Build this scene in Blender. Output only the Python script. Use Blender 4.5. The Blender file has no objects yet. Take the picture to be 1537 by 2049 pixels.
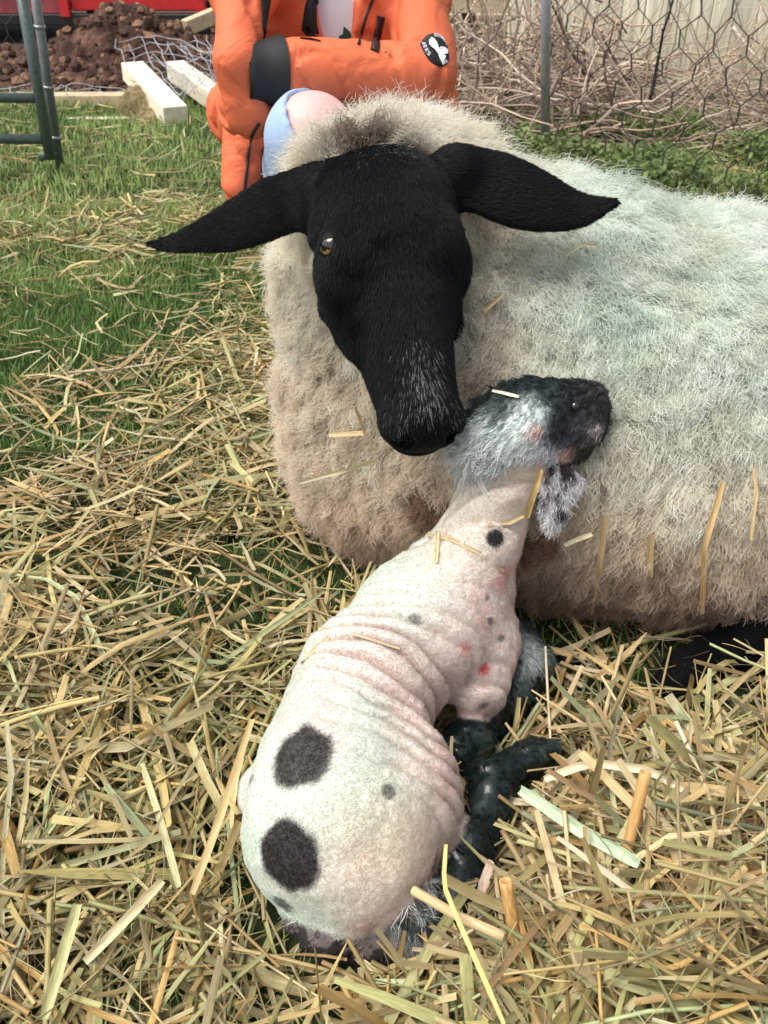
import bpy, math, random
import numpy as np
from mathutils import Vector, Matrix

rng = np.random.default_rng(7)
random.seed(7)
scene = bpy.context.scene
PI = math.pi

# ------------------------------------------------------------------ camera
CAM_H, PITCH, FPX = 0.80, math.radians(35.0), 1704.0
CP, SP = math.cos(PITCH), math.sin(PITCH)
cd = bpy.data.cameras.new("camera")
cam = bpy.data.objects.new("camera", cd)
scene.collection.objects.link(cam)
cam.location = (0, 0, CAM_H)
cam.rotation_euler = (math.radians(90) - PITCH, 0, 0)
cd.sensor_fit = 'VERTICAL'
cd.sensor_height = 4.8
cd.sensor_width = 3.6
cd.lens = 2.4 / (1024.5 / FPX)
cd.clip_start = 0.02
cd.clip_end = 500
cd.dof.use_dof = True
cd.dof.focus_distance = 0.90
cd.dof.aperture_fstop = 1.9
scene.camera = cam

# ------------------------------------------------------------------ light
SUN_EL, SUN_AZ = math.radians(63), math.radians(-112)      # azimuth from +Y towards +X: high on the left
w = bpy.data.worlds.new("World")
scene.world = w
w.use_nodes = True
nt = w.node_tree
bg = nt.nodes["Background"]
sky = nt.nodes.new("ShaderNodeTexSky")
sky.sky_type = 'NISHITA'
sky.sun_disc = False
sky.sun_elevation = SUN_EL
sky.sun_rotation = SUN_AZ
sky.air_density = 1.0
sky.dust_density = 3.0
sky.ozone_density = 1.0
hs = nt.nodes.new("ShaderNodeHueSaturation")                # thin cloud: a paler sky
hs.inputs['Saturation'].default_value = 0.35
nt.links.new(sky.outputs[0], hs.inputs['Color'])
nt.links.new(hs.outputs[0], bg.inputs[0])
bg.inputs[1].default_value = 0.125
sl = bpy.data.lights.new("sun", 'SUN')
so = bpy.data.objects.new("sun", sl)
scene.collection.objects.link(so)
sl.energy = 2.3
sl.angle = math.radians(40)
sl.color = (1.0, 0.95, 0.88)
sdir = Vector((math.sin(SUN_AZ) * math.cos(SUN_EL), math.cos(SUN_AZ) * math.cos(SUN_EL), math.sin(SUN_EL)))
so.rotation_euler = sdir.to_track_quat('Z', 'Y').to_euler()
scene.view_settings.view_transform = 'Standard'
scene.view_settings.look = 'None'
scene.view_settings.exposure = 0.62
scene.view_settings.gamma = 1.0
scene.render.engine = 'CYCLES'
try:
    scene.cycles_curves.shape = 'RIBBONS'
except Exception:
    pass
scene.cycles.max_bounces = 6
scene.cycles.diffuse_bounces = 4
scene.cycles.transparent_max_bounces = 6
scene.cycles.use_denoising = True
try:
    scene.cycles.denoising_input_passes = 'RGB_ALBEDO_NORMAL'
    scene.cycles.denoising_prefilter = 'ACCURATE'
except Exception:
    pass


def ray(px, py):
    r = np.array([(px - 768.5) / FPX, 0.0, 0.0])
    v = (1024.5 - py) / FPX
    return np.array([r[0], CP + v * SP, -SP + v * CP])


def at(px, py, Y=None, z=None):
    """the point of the place seen at a photo pixel, at forward distance Y or height z"""
    r = ray(px, py)
    t = Y / r[1] if Y is not None else (z - CAM_H) / r[2]
    return np.array([0, 0, CAM_H]) + t * r


# ------------------------------------------------------------------ numpy tools
def vnoise(x, y, z, seed=0):
    x, y, z = np.broadcast_arrays(np.asarray(x, np.float32), np.asarray(y, np.float32), np.asarray(z, np.float32))
    xi, yi, zi = np.floor(x).astype(np.int64), np.floor(y).astype(np.int64), np.floor(z).astype(np.int64)
    fx, fy, fz = x - xi, y - yi, z - zi
    fx, fy, fz = fx * fx * (3 - 2 * fx), fy * fy * (3 - 2 * fy), fz * fz * (3 - 2 * fz)

    def h(a, b, c):
        n = (a * 73856093) ^ (b * 19349663) ^ (c * 83492791) ^ (seed * 2654435761)
        n = (n ^ (n >> 13)) * 1274126177
        n = n ^ (n >> 16)
        return (n & 0xFFFF).astype(np.float32) / 65535.0
    out = 0
    for a in (0, 1):
        for b in (0, 1):
            for c in (0, 1):
                wgt = (fx if a else 1 - fx) * (fy if b else 1 - fy) * (fz if c else 1 - fz)
                out = out + wgt * h(xi + a, yi + b, zi + c)
    return out                                                 # 0..1


def fbm(x, y, z, oct=4, seed=0, gain=0.5):
    s, a, tot = 0, 1.0, 0.0
    for i in range(oct):
        s = s + a * vnoise(x * 2 ** i + 17.3 * i, y * 2 ** i - 9.1 * i, z * 2 ** i + 3.7 * i, seed + i)
        tot += a
        a *= gain
    return s / tot


def sstep(a, b, x):
    t = np.clip((x - a) / (b - a), 0, 1)
    return t * t * (3 - 2 * t)


def unit(v):
    v = np.asarray(v, float)
    return v / (np.linalg.norm(v, axis=-1, keepdims=True) + 1e-12)


def smin(a, b, k):
    if k <= 0:
        return np.minimum(a, b)
    h = np.maximum(k - np.abs(a - b), 0) / k
    return np.minimum(a, b) - h * h * k * 0.25


# signed shapes: each is (function of x,y,z), low corner, high corner
def cone(a, b, ra, rb):
    a, b = np.asarray(a, float), np.asarray(b, float)
    ab = b - a
    L2 = float(ab @ ab) + 1e-12
    R = max(ra, rb)

    def f(x, y, z):
        dx, dy, dz = x - a[0], y - a[1], z - a[2]
        t = np.clip((dx * ab[0] + dy * ab[1] + dz * ab[2]) / L2, 0, 1)
        ex, ey, ez = dx - t * ab[0], dy - t * ab[1], dz - t * ab[2]
        return np.sqrt(ex * ex + ey * ey + ez * ez) - (ra + (rb - ra) * t)
    return f, np.minimum(a, b) - R, np.maximum(a, b) + R


def ball(c, r):
    return cone(c, c, r, r)


def ell(c, r, M=None):
    c, r = np.asarray(c, float), np.asarray(r, float)
    M = np.eye(3) if M is None else np.asarray(M, float)           # rows are the local axes
    R = r.max()

    def f(x, y, z):
        dx, dy, dz = x - c[0], y - c[1], z - c[2]
        k0 = k1 = 0
        for i in range(3):
            q = dx * M[i, 0] + dy * M[i, 1] + dz * M[i, 2]
            k0 = k0 + (q / r[i]) ** 2
            k1 = k1 + (q / r[i] ** 2) ** 2
        k0 = np.sqrt(k0) + 1e-9
        return k0 * (k0 - 1) / (np.sqrt(k1) + 1e-9)
    return f, c - R, c + R


def leaf(a, b, ra, rb, n, s):
    """a flattened tapered capsule: thin along n by the factor s"""
    a, b, n = np.asarray(a, float), np.asarray(b, float), unit(n)
    ab = b - a
    L2 = float(ab @ ab) + 1e-12
    R = max(ra, rb)

    def f(x, y, z):
        dx, dy, dz = x - a[0], y - a[1], z - a[2]
        t = np.clip((dx * ab[0] + dy * ab[1] + dz * ab[2]) / L2, 0, 1)
        ex, ey, ez = dx - t * ab[0], dy - t * ab[1], dz - t * ab[2]
        q = ex * n[0] + ey * n[1] + ez * n[2]
        w2 = ex * ex + ey * ey + ez * ez - q * q
        g = np.sqrt(np.maximum(w2, 0) + (q * s) ** 2) - (ra + (rb - ra) * t)
        return g / np.sqrt(s)
    return f, np.minimum(a, b) - R, np.maximum(a, b) + R


class Field:
    def __init__(self, lo, hi, h):
        self.lo, self.h = np.asarray(lo, float), h
        self.n = np.ceil((np.asarray(hi) - self.lo) / h).astype(int) + 1
        self.f = np.full(self.n, 0.3, np.float32)
        self.ax = [(self.lo[i] + h * np.arange(self.n[i])).astype(np.float32) for i in range(3)]

    def box(self, lo, hi, m):
        a = np.clip(np.floor((lo - m - self.lo) / self.h).astype(int), 0, self.n)
        b = np.clip(np.ceil((hi + m - self.lo) / self.h).astype(int) + 1, 0, self.n)
        s = tuple(slice(a[i], b[i]) for i in range(3))
        X = self.ax[0][s[0]][:, None, None]
        Y = self.ax[1][s[1]][None, :, None]
        Z = self.ax[2][s[2]][None, None, :]
        return s, X, Y, Z

    def add(self, prim, k=0.02):
        f, lo, hi = prim
        s, X, Y, Z = self.box(lo, hi, k + 3 * self.h + 0.02)
        if self.f[s].size:
            self.f[s] = smin(self.f[s], f(X, Y, Z).astype(np.float32), k)

    def cut(self, prim, k=0.006):
        f, lo, hi = prim
        s, X, Y, Z = self.box(lo, hi, k + 3 * self.h)
        if self.f[s].size:
            self.f[s] = -smin(-self.f[s], f(X, Y, Z).astype(np.float32), k)

    def warp(self, fn):
        s = tuple(slice(0, n) for n in self.n)
        X, Y, Z = self.ax[0][:, None, None], self.ax[1][None, :, None], self.ax[2][None, None, :]
        near = np.abs(self.f) < 0.03
        i = np.nonzero(near)
        self.f[i] += fn(self.ax[0][i[0]], self.ax[1][i[1]], self.ax[2][i[2]]).astype(np.float32)

    def sample(self, P):
        q = (np.asarray(P) - self.lo) / self.h
        inside = np.all((q >= 0) & (q < self.n - 1.001), axis=-1)
        q = np.clip(q, 0, self.n - 1.001)
        i = q.astype(int)
        t = q - i
        v = 0
        for a in (0, 1):
            for b in (0, 1):
                for c in (0, 1):
                    wgt = (t[..., 0] if a else 1 - t[..., 0]) * (t[..., 1] if b else 1 - t[..., 1]) * (t[..., 2] if c else 1 - t[..., 2])
                    v = v + wgt * self.f[i[..., 0] + a, i[..., 1] + b, i[..., 2] + c]
        return np.where(inside, v, 0.3)

    def grad(self, P):
        g = np.stack([self.sample(P + d) - self.sample(P - d) for d in np.eye(3) * self.h * 1.5], -1)
        return unit(g)

    def mesh(self):
        f = self.f
        s = f < 0
        n = np.array(f.shape) - 1
        cnt = np.zeros(n, np.int8)
        for a in (0, 1):
            for b in (0, 1):
                for c in (0, 1):
                    cnt += s[a:a + n[0], b:b + n[1], c:c + n[2]]
        act = np.array(np.nonzero((cnt > 0) & (cnt < 8))).T
        idx = np.full(n, -1, np.int32)
        idx[act[:, 0], act[:, 1], act[:, 2]] = np.arange(len(act))
        val = {}
        for a in (0, 1):
            for b in (0, 1):
                for c in (0, 1):
                    val[a, b, c] = f[act[:, 0] + a, act[:, 1] + b, act[:, 2] + c]
        acc = np.zeros((len(act), 3)); m = np.zeros(len(act))
        for ax in range(3):
            for u in (0, 1):
                for v in (0, 1):
                    p = [0, 0, 0]; o = [i for i in range(3) if i != ax]
                    p[o[0]], p[o[1]] = u, v
                    q = list(p); q[ax] = 1
                    va, vb = val[tuple(p)], val[tuple(q)]
                    on = (va < 0) != (vb < 0)
                    t = np.where(on, va / np.where(on, va - vb, 1), 0)
                    pos = np.tile(np.array(p, float), (len(act), 1))
                    pos[:, ax] = t
                    acc += np.where(on[:, None], pos, 0); m += on
        V = self.lo + (act + acc / m[:, None]) * self.h
        F = []
        for ax in range(3):
            o = [(ax + 1) % 3, (ax + 2) % 3]
            sl0 = [slice(1, n[i]) for i in range(3)]; sl0[ax] = slice(0, n[ax])
            sl1 = list(sl0); sl1[ax] = slice(1, n[ax] + 1)
            A, B = s[tuple(sl0)], s[tuple(sl1)]
            e = np.array(np.nonzero(A != B)).T
            flip = A[e[:, 0], e[:, 1], e[:, 2]]
            base = e.copy()
            for i in range(3):
                if i != ax:
                    base[:, i] += 1
            q = []
            for du, dv in ((-1, -1), (0, -1), (0, 0), (-1, 0)):
                c = base.copy(); c[:, o[0]] += du; c[:, o[1]] += dv
                q.append(idx[c[:, 0], c[:, 1], c[:, 2]])
            q = np.array(q).T
            q[~flip] = q[~flip][:, ::-1]
            F.append(q)
        F = np.concatenate(F)
        return V, F[(F >= 0).all(1)]


def hit(px, py, fields, t0=0.25, t1=3.2):
    """first surface of the given fields along a sight line: point and normal"""
    r = unit(ray(px, py)); o = np.array([0, 0, CAM_H]); t = t0
    while t < t1:
        p = o + r * t
        d = min(float(F.sample(p)) for F in fields)
        if d < 0.0004:
            F = min(fields, key=lambda F: float(F.sample(p)))
            return p, F.grad(p)
        t += min(0.012, max(0.0008, d * 0.5))
    return o + r * t1, np.array([0, 0, 1.0])


# ------------------------------------------------------------------ scene tools
def tag(o, label=None, cat=None, group=None, kind=None):
    if label: o['label'] = label
    if cat: o['category'] = cat
    if group: o['group'] = group
    if kind: o['kind'] = kind
    return o


def link(name, data, mats, parent=None):
    o = bpy.data.objects.new(name, data)
    scene.collection.objects.link(o)
    for m in (mats if isinstance(mats, (list, tuple)) else [mats]):
        data.materials.append(m)
    if parent is not None:
        o.parent = parent
        o.matrix_parent_inverse = parent.matrix_world.inverted()
    return o


def empty(name, loc):
    o = bpy.data.objects.new(name, None)
    scene.collection.objects.link(o)
    o.location = loc
    o.matrix_world = Matrix.Translation(Vector(loc))
    o.empty_display_size = 0.05
    return o


def npmesh(name, V, F, mat, parent=None, cols=None, smooth=True, extra=None):
    """V (n,3); F an (m,k) array, or a list of such arrays; cols per vertex rgb"""
    me = bpy.data.meshes.new(name)
    Fs = F if isinstance(F, list) else [F]
    V = np.asarray(V, np.float32)
    me.vertices.add(len(V)); me.vertices.foreach_set('co', V.ravel())
    tot = np.concatenate([np.full(len(f), f.shape[1], np.int32) for f in Fs])
    loops = np.concatenate([np.asarray(f, np.int32).ravel() for f in Fs])
    me.loops.add(len(loops)); me.loops.foreach_set('vertex_index', loops)
    me.polygons.add(len(tot))
    st = np.zeros(len(tot), np.int32); st[1:] = np.cumsum(tot)[:-1]
    me.polygons.foreach_set('loop_start', st)
    me.update(calc_edges=True)
    me.polygons.foreach_set('use_smooth', np.full(len(tot), bool(smooth)))
    if cols is not None:
        a = me.color_attributes.new('Col', 'FLOAT_COLOR', 'POINT')
        c = np.ones((len(V), 4), np.float32); c[:, :3] = cols
        a.data.foreach_set('color', c.ravel())
    if extra is not None:
        a = me.attributes.new('fib', 'FLOAT_VECTOR', 'POINT')
        a.data.foreach_set('vector', np.asarray(extra, np.float32).ravel())
    me.validate(); me.update()
    return link(name, me, mat, parent)


class MB:
    """collects simple solids into one mesh"""
    def __init__(s): s.V, s.F, s.n = [], [], 0

    def raw(s, V, F):
        s.V.append(np.asarray(V, float)); s.F += [tuple(i + s.n for i in f) for f in F]; s.n += len(V)

    def box(s, c, size, M=None, taper=1.0, bev=0.004):
        c = np.asarray(c, float); hx, hy, hz = np.asarray(size, float) / 2
        M = np.eye(3) if M is None else np.asarray(M, float)          # rows: local axes
        b = min(bev, hx * .45, hy * .45, hz * .45)
        P = []
        for sx in (-1, 1):
            for sy in (-1, 1):
                for sz in (-1, 1):
                    P += [(sx * (hx - b), sy * (hy - b), sz * hz), (sx * (hx - b), sy * hy, sz * (hz - b)), (sx * hx, sy * (hy - b), sz * (hz - b))]
        P = np.array(P)
        I = lambda sx, sy, sz, k: ((sx > 0) * 4 + (sy > 0) * 2 + (sz > 0)) * 3 + k
        F = []
        for q in (1, -1):
            F.append([I(a, b_, q, 0) for a, b_ in ((-1, -1), (1, -1), (1, 1), (-1, 1))][::q])
            F.append([I(a, q, b_, 1) for a, b_ in ((-1, -1), (-1, 1), (1, 1), (1, -1))][::q])
            F.append([I(q, a, b_, 2) for a, b_ in ((-1, -1), (1, -1), (1, 1), (-1, 1))][::q])
            for r in (1, -1):
                d = q * r
                F.append([I(-1, q, r, 1), I(1, q, r, 1), I(1, q, r, 0), I(-1, q, r, 0)][::-d])
                F.append([I(q, -1, r, 0), I(q, 1, r, 0), I(q, 1, r, 2), I(q, -1, r, 2)][::-d])
                F.append([I(q, r, -1, 2), I(q, r, 1, 2), I(q, r, 1, 1), I(q, r, -1, 1)][::-d])
                for u in (1, -1):
                    F.append([I(q, r, u, 0), I(q, r, u, 1), I(q, r, u, 2)][::(q * r * u)])
        s.raw(P @ M + c, F)

    def tube(s, pts, r, n=8, cap=True):
        pts = np.asarray(pts, float); k = len(pts)
        r = np.broadcast_to(np.asarray(r, float), (k,))
        T = unit(np.gradient(pts, axis=0))
        up = np.array([0, 0, 1.0]) if abs(T[0, 2]) < 0.9 else np.array([1.0, 0, 0])
        A = unit(np.cross(T[0], up)); rings = []
        for i in range(k):
            A = unit(A - T[i] * (A @ T[i])); B = np.cross(T[i], A)
            for j in range(n):
                t = 2 * PI * j / n
                rings.append(pts[i] + r[i] * (math.cos(t) * A + math.sin(t) * B))
        F = [(i * n + j, i * n + (j + 1) % n, (i + 1) * n + (j + 1) % n, (i + 1) * n + j) for i in range(k - 1) for j in range(n)]
        if cap:
            F += [tuple(range(n - 1, -1, -1)), tuple(range((k - 1) * n, k * n))]
        s.raw(rings, F)

    def build(s, name, mat, parent=None, smooth=False):
        me = bpy.data.meshes.new(name)
        me.from_pydata(np.concatenate(s.V).tolist(), [], s.F)
        me.polygons.foreach_set('use_smooth', np.full(len(me.polygons), bool(smooth)))
        me.validate(); me.update()
        return link(name, me, mat, parent)


def vnormals(V, F):
    n = np.zeros_like(V)
    T = np.concatenate([F[:, [0, 1, 2]], F[:, [0, 2, 3]]]) if F.shape[1] == 4 else F
    fn = np.cross(V[T[:, 1]] - V[T[:, 0]], V[T[:, 2]] - V[T[:, 0]])
    for i in range(3):
        np.add.at(n, T[:, i], fn)
    return unit(n)


def scatter(V, F, N, weight=None):
    """N points spread over a mesh by area times a vertex weight"""
    T = np.concatenate([F[:, [0, 1, 2]], F[:, [0, 2, 3]]])
    ar = np.linalg.norm(np.cross(V[T[:, 1]] - V[T[:, 0]], V[T[:, 2]] - V[T[:, 0]]), axis=1)
    if weight is not None:
        ar = ar * weight[T].mean(1)
    c = np.cumsum(ar); k = np.searchsorted(c, rng.random(N) * c[-1])
    k = np.minimum(k, len(T) - 1)
    u, v = rng.random(N), rng.random(N)
    s = np.sqrt(u); b = np.stack([1 - s, s * (1 - v), s * v], 1)
    VN = vnormals(V, F)
    P = (V[T[k]] * b[:, :, None]).sum(1)
    N_ = unit((VN[T[k]] * b[:, :, None]).sum(1))
    return P, N_


def hairs(name, PTS, rad, cols, mat, parent):
    """PTS (m,k,3) strands; rad root radius (scalar or (m,)); cols (m,3)"""
    m, k, _ = PTS.shape
    hc = bpy.data.hair_curves.new(name)
    hc.add_curves([k] * m)
    hc.attributes['position'].data.foreach_set('vector', PTS.astype(np.float32).ravel())
    ra = hc.attributes.get('radius') or hc.attributes.new('radius', 'FLOAT', 'POINT')
    tp = 1 - 0.75 * np.linspace(0, 1, k) ** 1.5
    ra.data.foreach_set('value', (np.broadcast_to(np.asarray(rad), (m,))[:, None] * tp[None]).astype(np.float32).ravel())
    ca = hc.attributes.new('Col', 'FLOAT_COLOR', 'POINT')
    c = np.ones((m, k, 4), np.float32)
    cc = np.asarray(cols)
    c[:, :, :3] = cc if cc.ndim == 3 else cc[:, None, :]
    ca.data.foreach_set('color', c.ravel())
    return link(name, hc, mat, parent)


def locks(P, N, comb, length, nstr, spread, curl, k=7, lift=0.6, waves=2.0, gather=.62, stray=.13):
    """wool: every root makes a lock of nstr wavy strands leaning along comb and gathering at the tip"""
    m = len(P)
    D = unit(N * lift + comb * (1 - lift) + rng.normal(0, .14, (m, 3)))
    A = unit(np.cross(N, rng.normal(size=(m, 3)))); B = np.cross(N, A)
    r = np.sqrt(rng.random((m, nstr))) * spread[:, None]; th = rng.random((m, nstr)) * 2 * PI
    off = (np.cos(th) * r)[..., None] * A[:, None] + (np.sin(th) * r)[..., None] * B[:, None]
    t = np.linspace(0, 1, k)[None, None, :, None]
    L = (length[:, None] * rng.uniform(.65, 1.1, (m, nstr)))[..., None, None]
    C1 = unit(np.cross(D, rng.normal(size=(m, 3))))[:, None, None]; C2 = np.cross(D, C1[:, 0, 0])[:, None, None]
    ph = rng.random((m, 1, 1, 1)) * 2 * PI + rng.normal(0, .5, (m, nstr, 1, 1))
    a = (curl[:, None] * rng.uniform(.5, 1.3, (m, nstr)))[..., None, None] * t
    wav = a * (np.cos(2 * PI * waves * t + ph) * C1 + np.sin(2 * PI * waves * t + ph) * C2)
    jit = rng.normal(0, stray, (m, nstr, 1, 3)) * t * L
    droop = -np.array([0, 0, 1.0]) * 0.22 * t ** 2 * L
    out = P[:, None, None] + off[:, :, None] * (1 - gather * t) + D[:, None, None] * t * L + wav + jit + droop
    return out.reshape(m * nstr, k, 3)


# ------------------------------------------------------------------ materials
def nodes(name):
    m = bpy.data.materials.new(name); m.use_nodes = True
    return m, m.node_tree.nodes, m.node_tree.links, m.node_tree.nodes['Principled BSDF']


def mat_plain(name, col, rough=.6, bump=0.0, scale=60, var=.15, metal=0.0, spec=.4, dist=.002, detail=6, coat=0):
    m, n, l, b = nodes(name)
    tc = n.new('ShaderNodeTexCoord'); nz = n.new('ShaderNodeTexNoise')
    nz.inputs['Scale'].default_value = scale; nz.inputs['Detail'].default_value = detail
    l.new(tc.outputs['Object'], nz.inputs['Vector'])
    rp = n.new('ShaderNodeValToRGB')
    c = np.array(col)
    rp.color_ramp.elements[0].position, rp.color_ramp.elements[1].position = .3, .7
    rp.color_ramp.elements[0].color = (*np.clip(c * (1 - var), 0, 1), 1)
    rp.color_ramp.elements[1].color = (*np.clip(c * (1 + var), 0, 1), 1)
    l.new(nz.outputs['Fac'], rp.inputs[0]); l.new(rp.outputs[0], b.inputs['Base Color'])
    b.inputs['Roughness'].default_value = rough; b.inputs['Metallic'].default_value = metal
    b.inputs['Specular IOR Level'].default_value = spec
    if coat: b.inputs['Coat Weight'].default_value = coat
    if bump:
        bp = n.new('ShaderNodeBump'); bp.inputs['Strength'].default_value = bump; bp.inputs['Distance'].default_value = dist
        l.new(nz.outputs['Fac'], bp.inputs['Height']); l.new(bp.outputs[0], b.inputs['Normal'])
    return m


def mat_col(name, rough=.7, spec=.3, bump=0.0, scale=200, dist=.001, var=.0, sss=0.0, sheen=0.0, transl=0.0, coat=0.0, wet=False):
    """colour from the Col attribute, with grain"""
    m, n, l, b = nodes(name)
    at_ = n.new('ShaderNodeAttribute'); at_.attribute_name = 'Col'
    col = at_.outputs['Color']
    tc = n.new('ShaderNodeTexCoord'); nz = n.new('ShaderNodeTexNoise')
    nz.inputs['Scale'].default_value = scale; nz.inputs['Detail'].default_value = 5
    l.new(tc.outputs['Object'], nz.inputs['Vector'])
    if var:
        mr = n.new('ShaderNodeMapRange'); mr.inputs[1].default_value = .25; mr.inputs[2].default_value = .75
        mr.inputs[3].default_value = 1 - var; mr.inputs[4].default_value = 1 + var
        l.new(nz.outputs['Fac'], mr.inputs[0])
        vm = n.new('ShaderNodeVectorMath'); vm.operation = 'SCALE'
        l.new(col, vm.inputs[0]); l.new(mr.outputs[0], vm.inputs['Scale']); col = vm.outputs[0]
    l.new(col, b.inputs['Base Color'])
    b.inputs['Roughness'].default_value = rough; b.inputs['Specular IOR Level'].default_value = spec
    if wet:
        wa = n.new('ShaderNodeAttribute'); wa.attribute_name = 'Wet'
        wm = n.new('ShaderNodeMapRange'); wm.inputs[3].default_value = rough; wm.inputs[4].default_value = .27
        l.new(wa.outputs['Fac'], wm.inputs[0]); l.new(wm.outputs[0], b.inputs['Roughness'])
        wc_ = n.new('ShaderNodeMath'); wc_.operation = 'MULTIPLY'; wc_.inputs[1].default_value = .45; l.new(wa.outputs['Fac'], wc_.inputs[0])
        l.new(wc_.outputs[0], b.inputs['Coat Weight']); b.inputs['Coat Roughness'].default_value = .15
    if sss:
        b.inputs['Subsurface Weight'].default_value = sss; b.inputs['Subsurface Radius'].default_value = (1, .35, .25)
        b.inputs['Subsurface Scale'].default_value = .004
    if sheen:
        b.inputs['Sheen Weight'].default_value = sheen
    if coat:
        b.inputs['Coat Weight'].default_value = coat; b.inputs['Coat Roughness'].default_value = .08
    if bump:
        bp = n.new('ShaderNodeBump'); bp.inputs['Strength'].default_value = bump; bp.inputs['Distance'].default_value = dist
        l.new(nz.outputs['Fac'], bp.inputs['Height']); l.new(bp.outputs[0], b.inputs['Normal'])
    if transl:
        tr = n.new('ShaderNodeBsdfTranslucent'); mx = n.new('ShaderNodeMixShader'); mx.inputs[0].default_value = transl
        l.new(col, tr.inputs['Color']); l.new(b.outputs[0], mx.inputs[1]); l.new(tr.outputs[0], mx.inputs[2])
        l.new(mx.outputs[0], n['Material Output'].inputs['Surface'])
    return m


def mat_straw(name):
    m, n, l, b = nodes(name)
    at_ = n.new('ShaderNodeAttribute'); at_.attribute_name = 'Col'
    fb = n.new('ShaderNodeAttribute'); fb.attribute_name = 'fib'
    nz = n.new('ShaderNodeTexNoise'); nz.inputs['Scale'].default_value = 1.0; nz.inputs['Detail'].default_value = 3
    l.new(fb.outputs['Vector'], nz.inputs['Vector'])
    mr = n.new('ShaderNodeMapRange'); mr.inputs[1].default_value = .3; mr.inputs[2].default_value = .7
    mr.inputs[3].default_value = .72; mr.inputs[4].default_value = 1.18
    l.new(nz.outputs['Fac'], mr.inputs[0])
    vm = n.new('ShaderNodeVectorMath'); vm.operation = 'SCALE'
    l.new(at_.outputs['Color'], vm.inputs[0]); l.new(mr.outputs[0], vm.inputs['Scale'])
    l.new(vm.outputs[0], b.inputs['Base Color'])
    b.inputs['Roughness'].default_value = .5; b.inputs['Specular IOR Level'].default_value = .45
    bp = n.new('ShaderNodeBump'); bp.inputs['Strength'].default_value = .4; bp.inputs['Distance'].default_value = .0006
    l.new(nz.outputs['Fac'], bp.inputs['Height']); l.new(bp.outputs[0], b.inputs['Normal'])
    tr = n.new('ShaderNodeBsdfTranslucent'); mx = n.new('ShaderNodeMixShader'); mx.inputs[0].default_value = .12
    l.new(vm.outputs[0], tr.inputs['Color']); l.new(b.outputs[0], mx.inputs[1]); l.new(tr.outputs[0], mx.inputs[2])
    l.new(mx.outputs[0], n['Material Output'].inputs['Surface'])
    return m

# ================================================================== the ewe
O = at(778, 300, Y=.895)
NT = at(868, 888, Y=.735)
HL = float(np.linalg.norm(NT - O)); HS = HL / .31
hn = unit(NT - O)
view = unit(np.array([0, 0, CAM_H]) - (O + NT) / 2)
hf = unit(view - hn * (view @ hn))
hl = np.cross(hf, hn); hl = hl if hl[0] > 0 else -hl
yaw = math.radians(14.5)
hf, hl = unit(hf * math.cos(yaw) + hl * math.sin(yaw)), unit(hl * math.cos(yaw) - hf * math.sin(yaw))
HM = np.stack([hl, hn, hf])


def H(l, n, f):
    return O + HS * (l * hl + n * hn + f * hf)


def hell(c, r): return ell(H(*c), np.array(r) * HS, HM)
def hcone(a, b, ra, rb): return cone(H(*a), H(*b), ra * HS, rb * HS)


head_prims = [
    (hell((0, .045, -.062), (.076, .070, .066)), .03),
    (hell((0, .100, -.060), (.080, .072, .060)), .03),
    (hcone((0, .10, -.062), (0, .262, -.034), .060, .035), .03),
    (hcone((0, .16, -.035), (0, .27, -.016), .034, .024), .03),
    (hcone((-.024, .13, -.105), (-.013, .265, -.062), .036, .025), .03),
    (hcone((.024, .13, -.105), (.013, .265, -.062), .036, .025), .03),
    (hell((-.040, .140, -.085), (.026, .050, .045)), .03),
    (hell((.040, .140, -.085), (.026, .050, .045)), .03),
    (hell((-.066, .118, -.045), (.022, .030, .026)), .02),
    (hell((-.047, .092, -.018), (.024, .026, .015)), .02), (hell((.047, .092, -.018), (.024, .026, .015)), .02),
    (hell((.062, .112, -.052), (.020, .030, .024)), .025),
    (hell((0, .284, -.034), (.0435, .031, .034)), .02),
    (hell((0, .296, -.062), (.032, .022, .020)), .012),
    (hell((-.021, .290, -.020), (.018, .021, .017)), .010),
    (hell((.021, .290, -.020), (.018, .021, .017)), .010),
]


def ear_chain(pts, radii, nrm, s=3.2):
    pts, radii = np.array(pts), np.array(radii); m_ = len(pts); tq = np.linspace(0, m_ - 1, 15)

    def cr(A):                                                             # smooth curve through the points
        A = np.concatenate([2 * A[:1] - A[1:2], A, 2 * A[-1:] - A[-2:-1]]); o = []
        for q in tq:
            i = min(int(q), m_ - 2); t = q - i; p = A[i:i + 4]
            o.append(.5 * (2 * p[1] + (p[2] - p[0]) * t + (2 * p[0] - 5 * p[1] + 4 * p[2] - p[3]) * t * t + (3 * p[1] - p[0] - 3 * p[2] + p[3]) * t ** 3))
        return np.array(o)
    pts, radii = cr(pts), cr(radii); nrm = [nrm[0]] * 15
    return [(leaf(pts[i], pts[i + 1], radii[i], radii[i + 1], nrm[i], s), .0015) for i in range(len(pts) - 1)]


# ear centre lines, from the photo, going back and then out
eL = [at(640, 384, Y=.945), at(560, 410, Y=.935), at(470, 452, Y=.925), at(385, 478, Y=.915), at(332, 489, Y=.915), at(290, 486, Y=.915)]
eR = [at(915, 348, Y=.950), at(985, 368, Y=.945), at(1060, 398, Y=.940), at(1150, 420, Y=.935), at(1234, 405, Y=.935)]
ear_r = [.029, .0340, .0280, .0160, .0095, .0030]
ear_rR = [.029, .0370, .0355, .0215, .0055]
nrmL = [unit(view + .5 * np.array([0, 0, 1.])) for _ in range(5)]
ear_prims = ear_chain(eL, ear_r, nrmL) + ear_chain(eR, ear_rR, nrmL)
ear_prims += [(cone(H(-.055, .035, -.075), eL[0], .030, .026), .02), (cone(H(.055, .035, -.075), eR[0], .030, .026), .02)]

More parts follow.
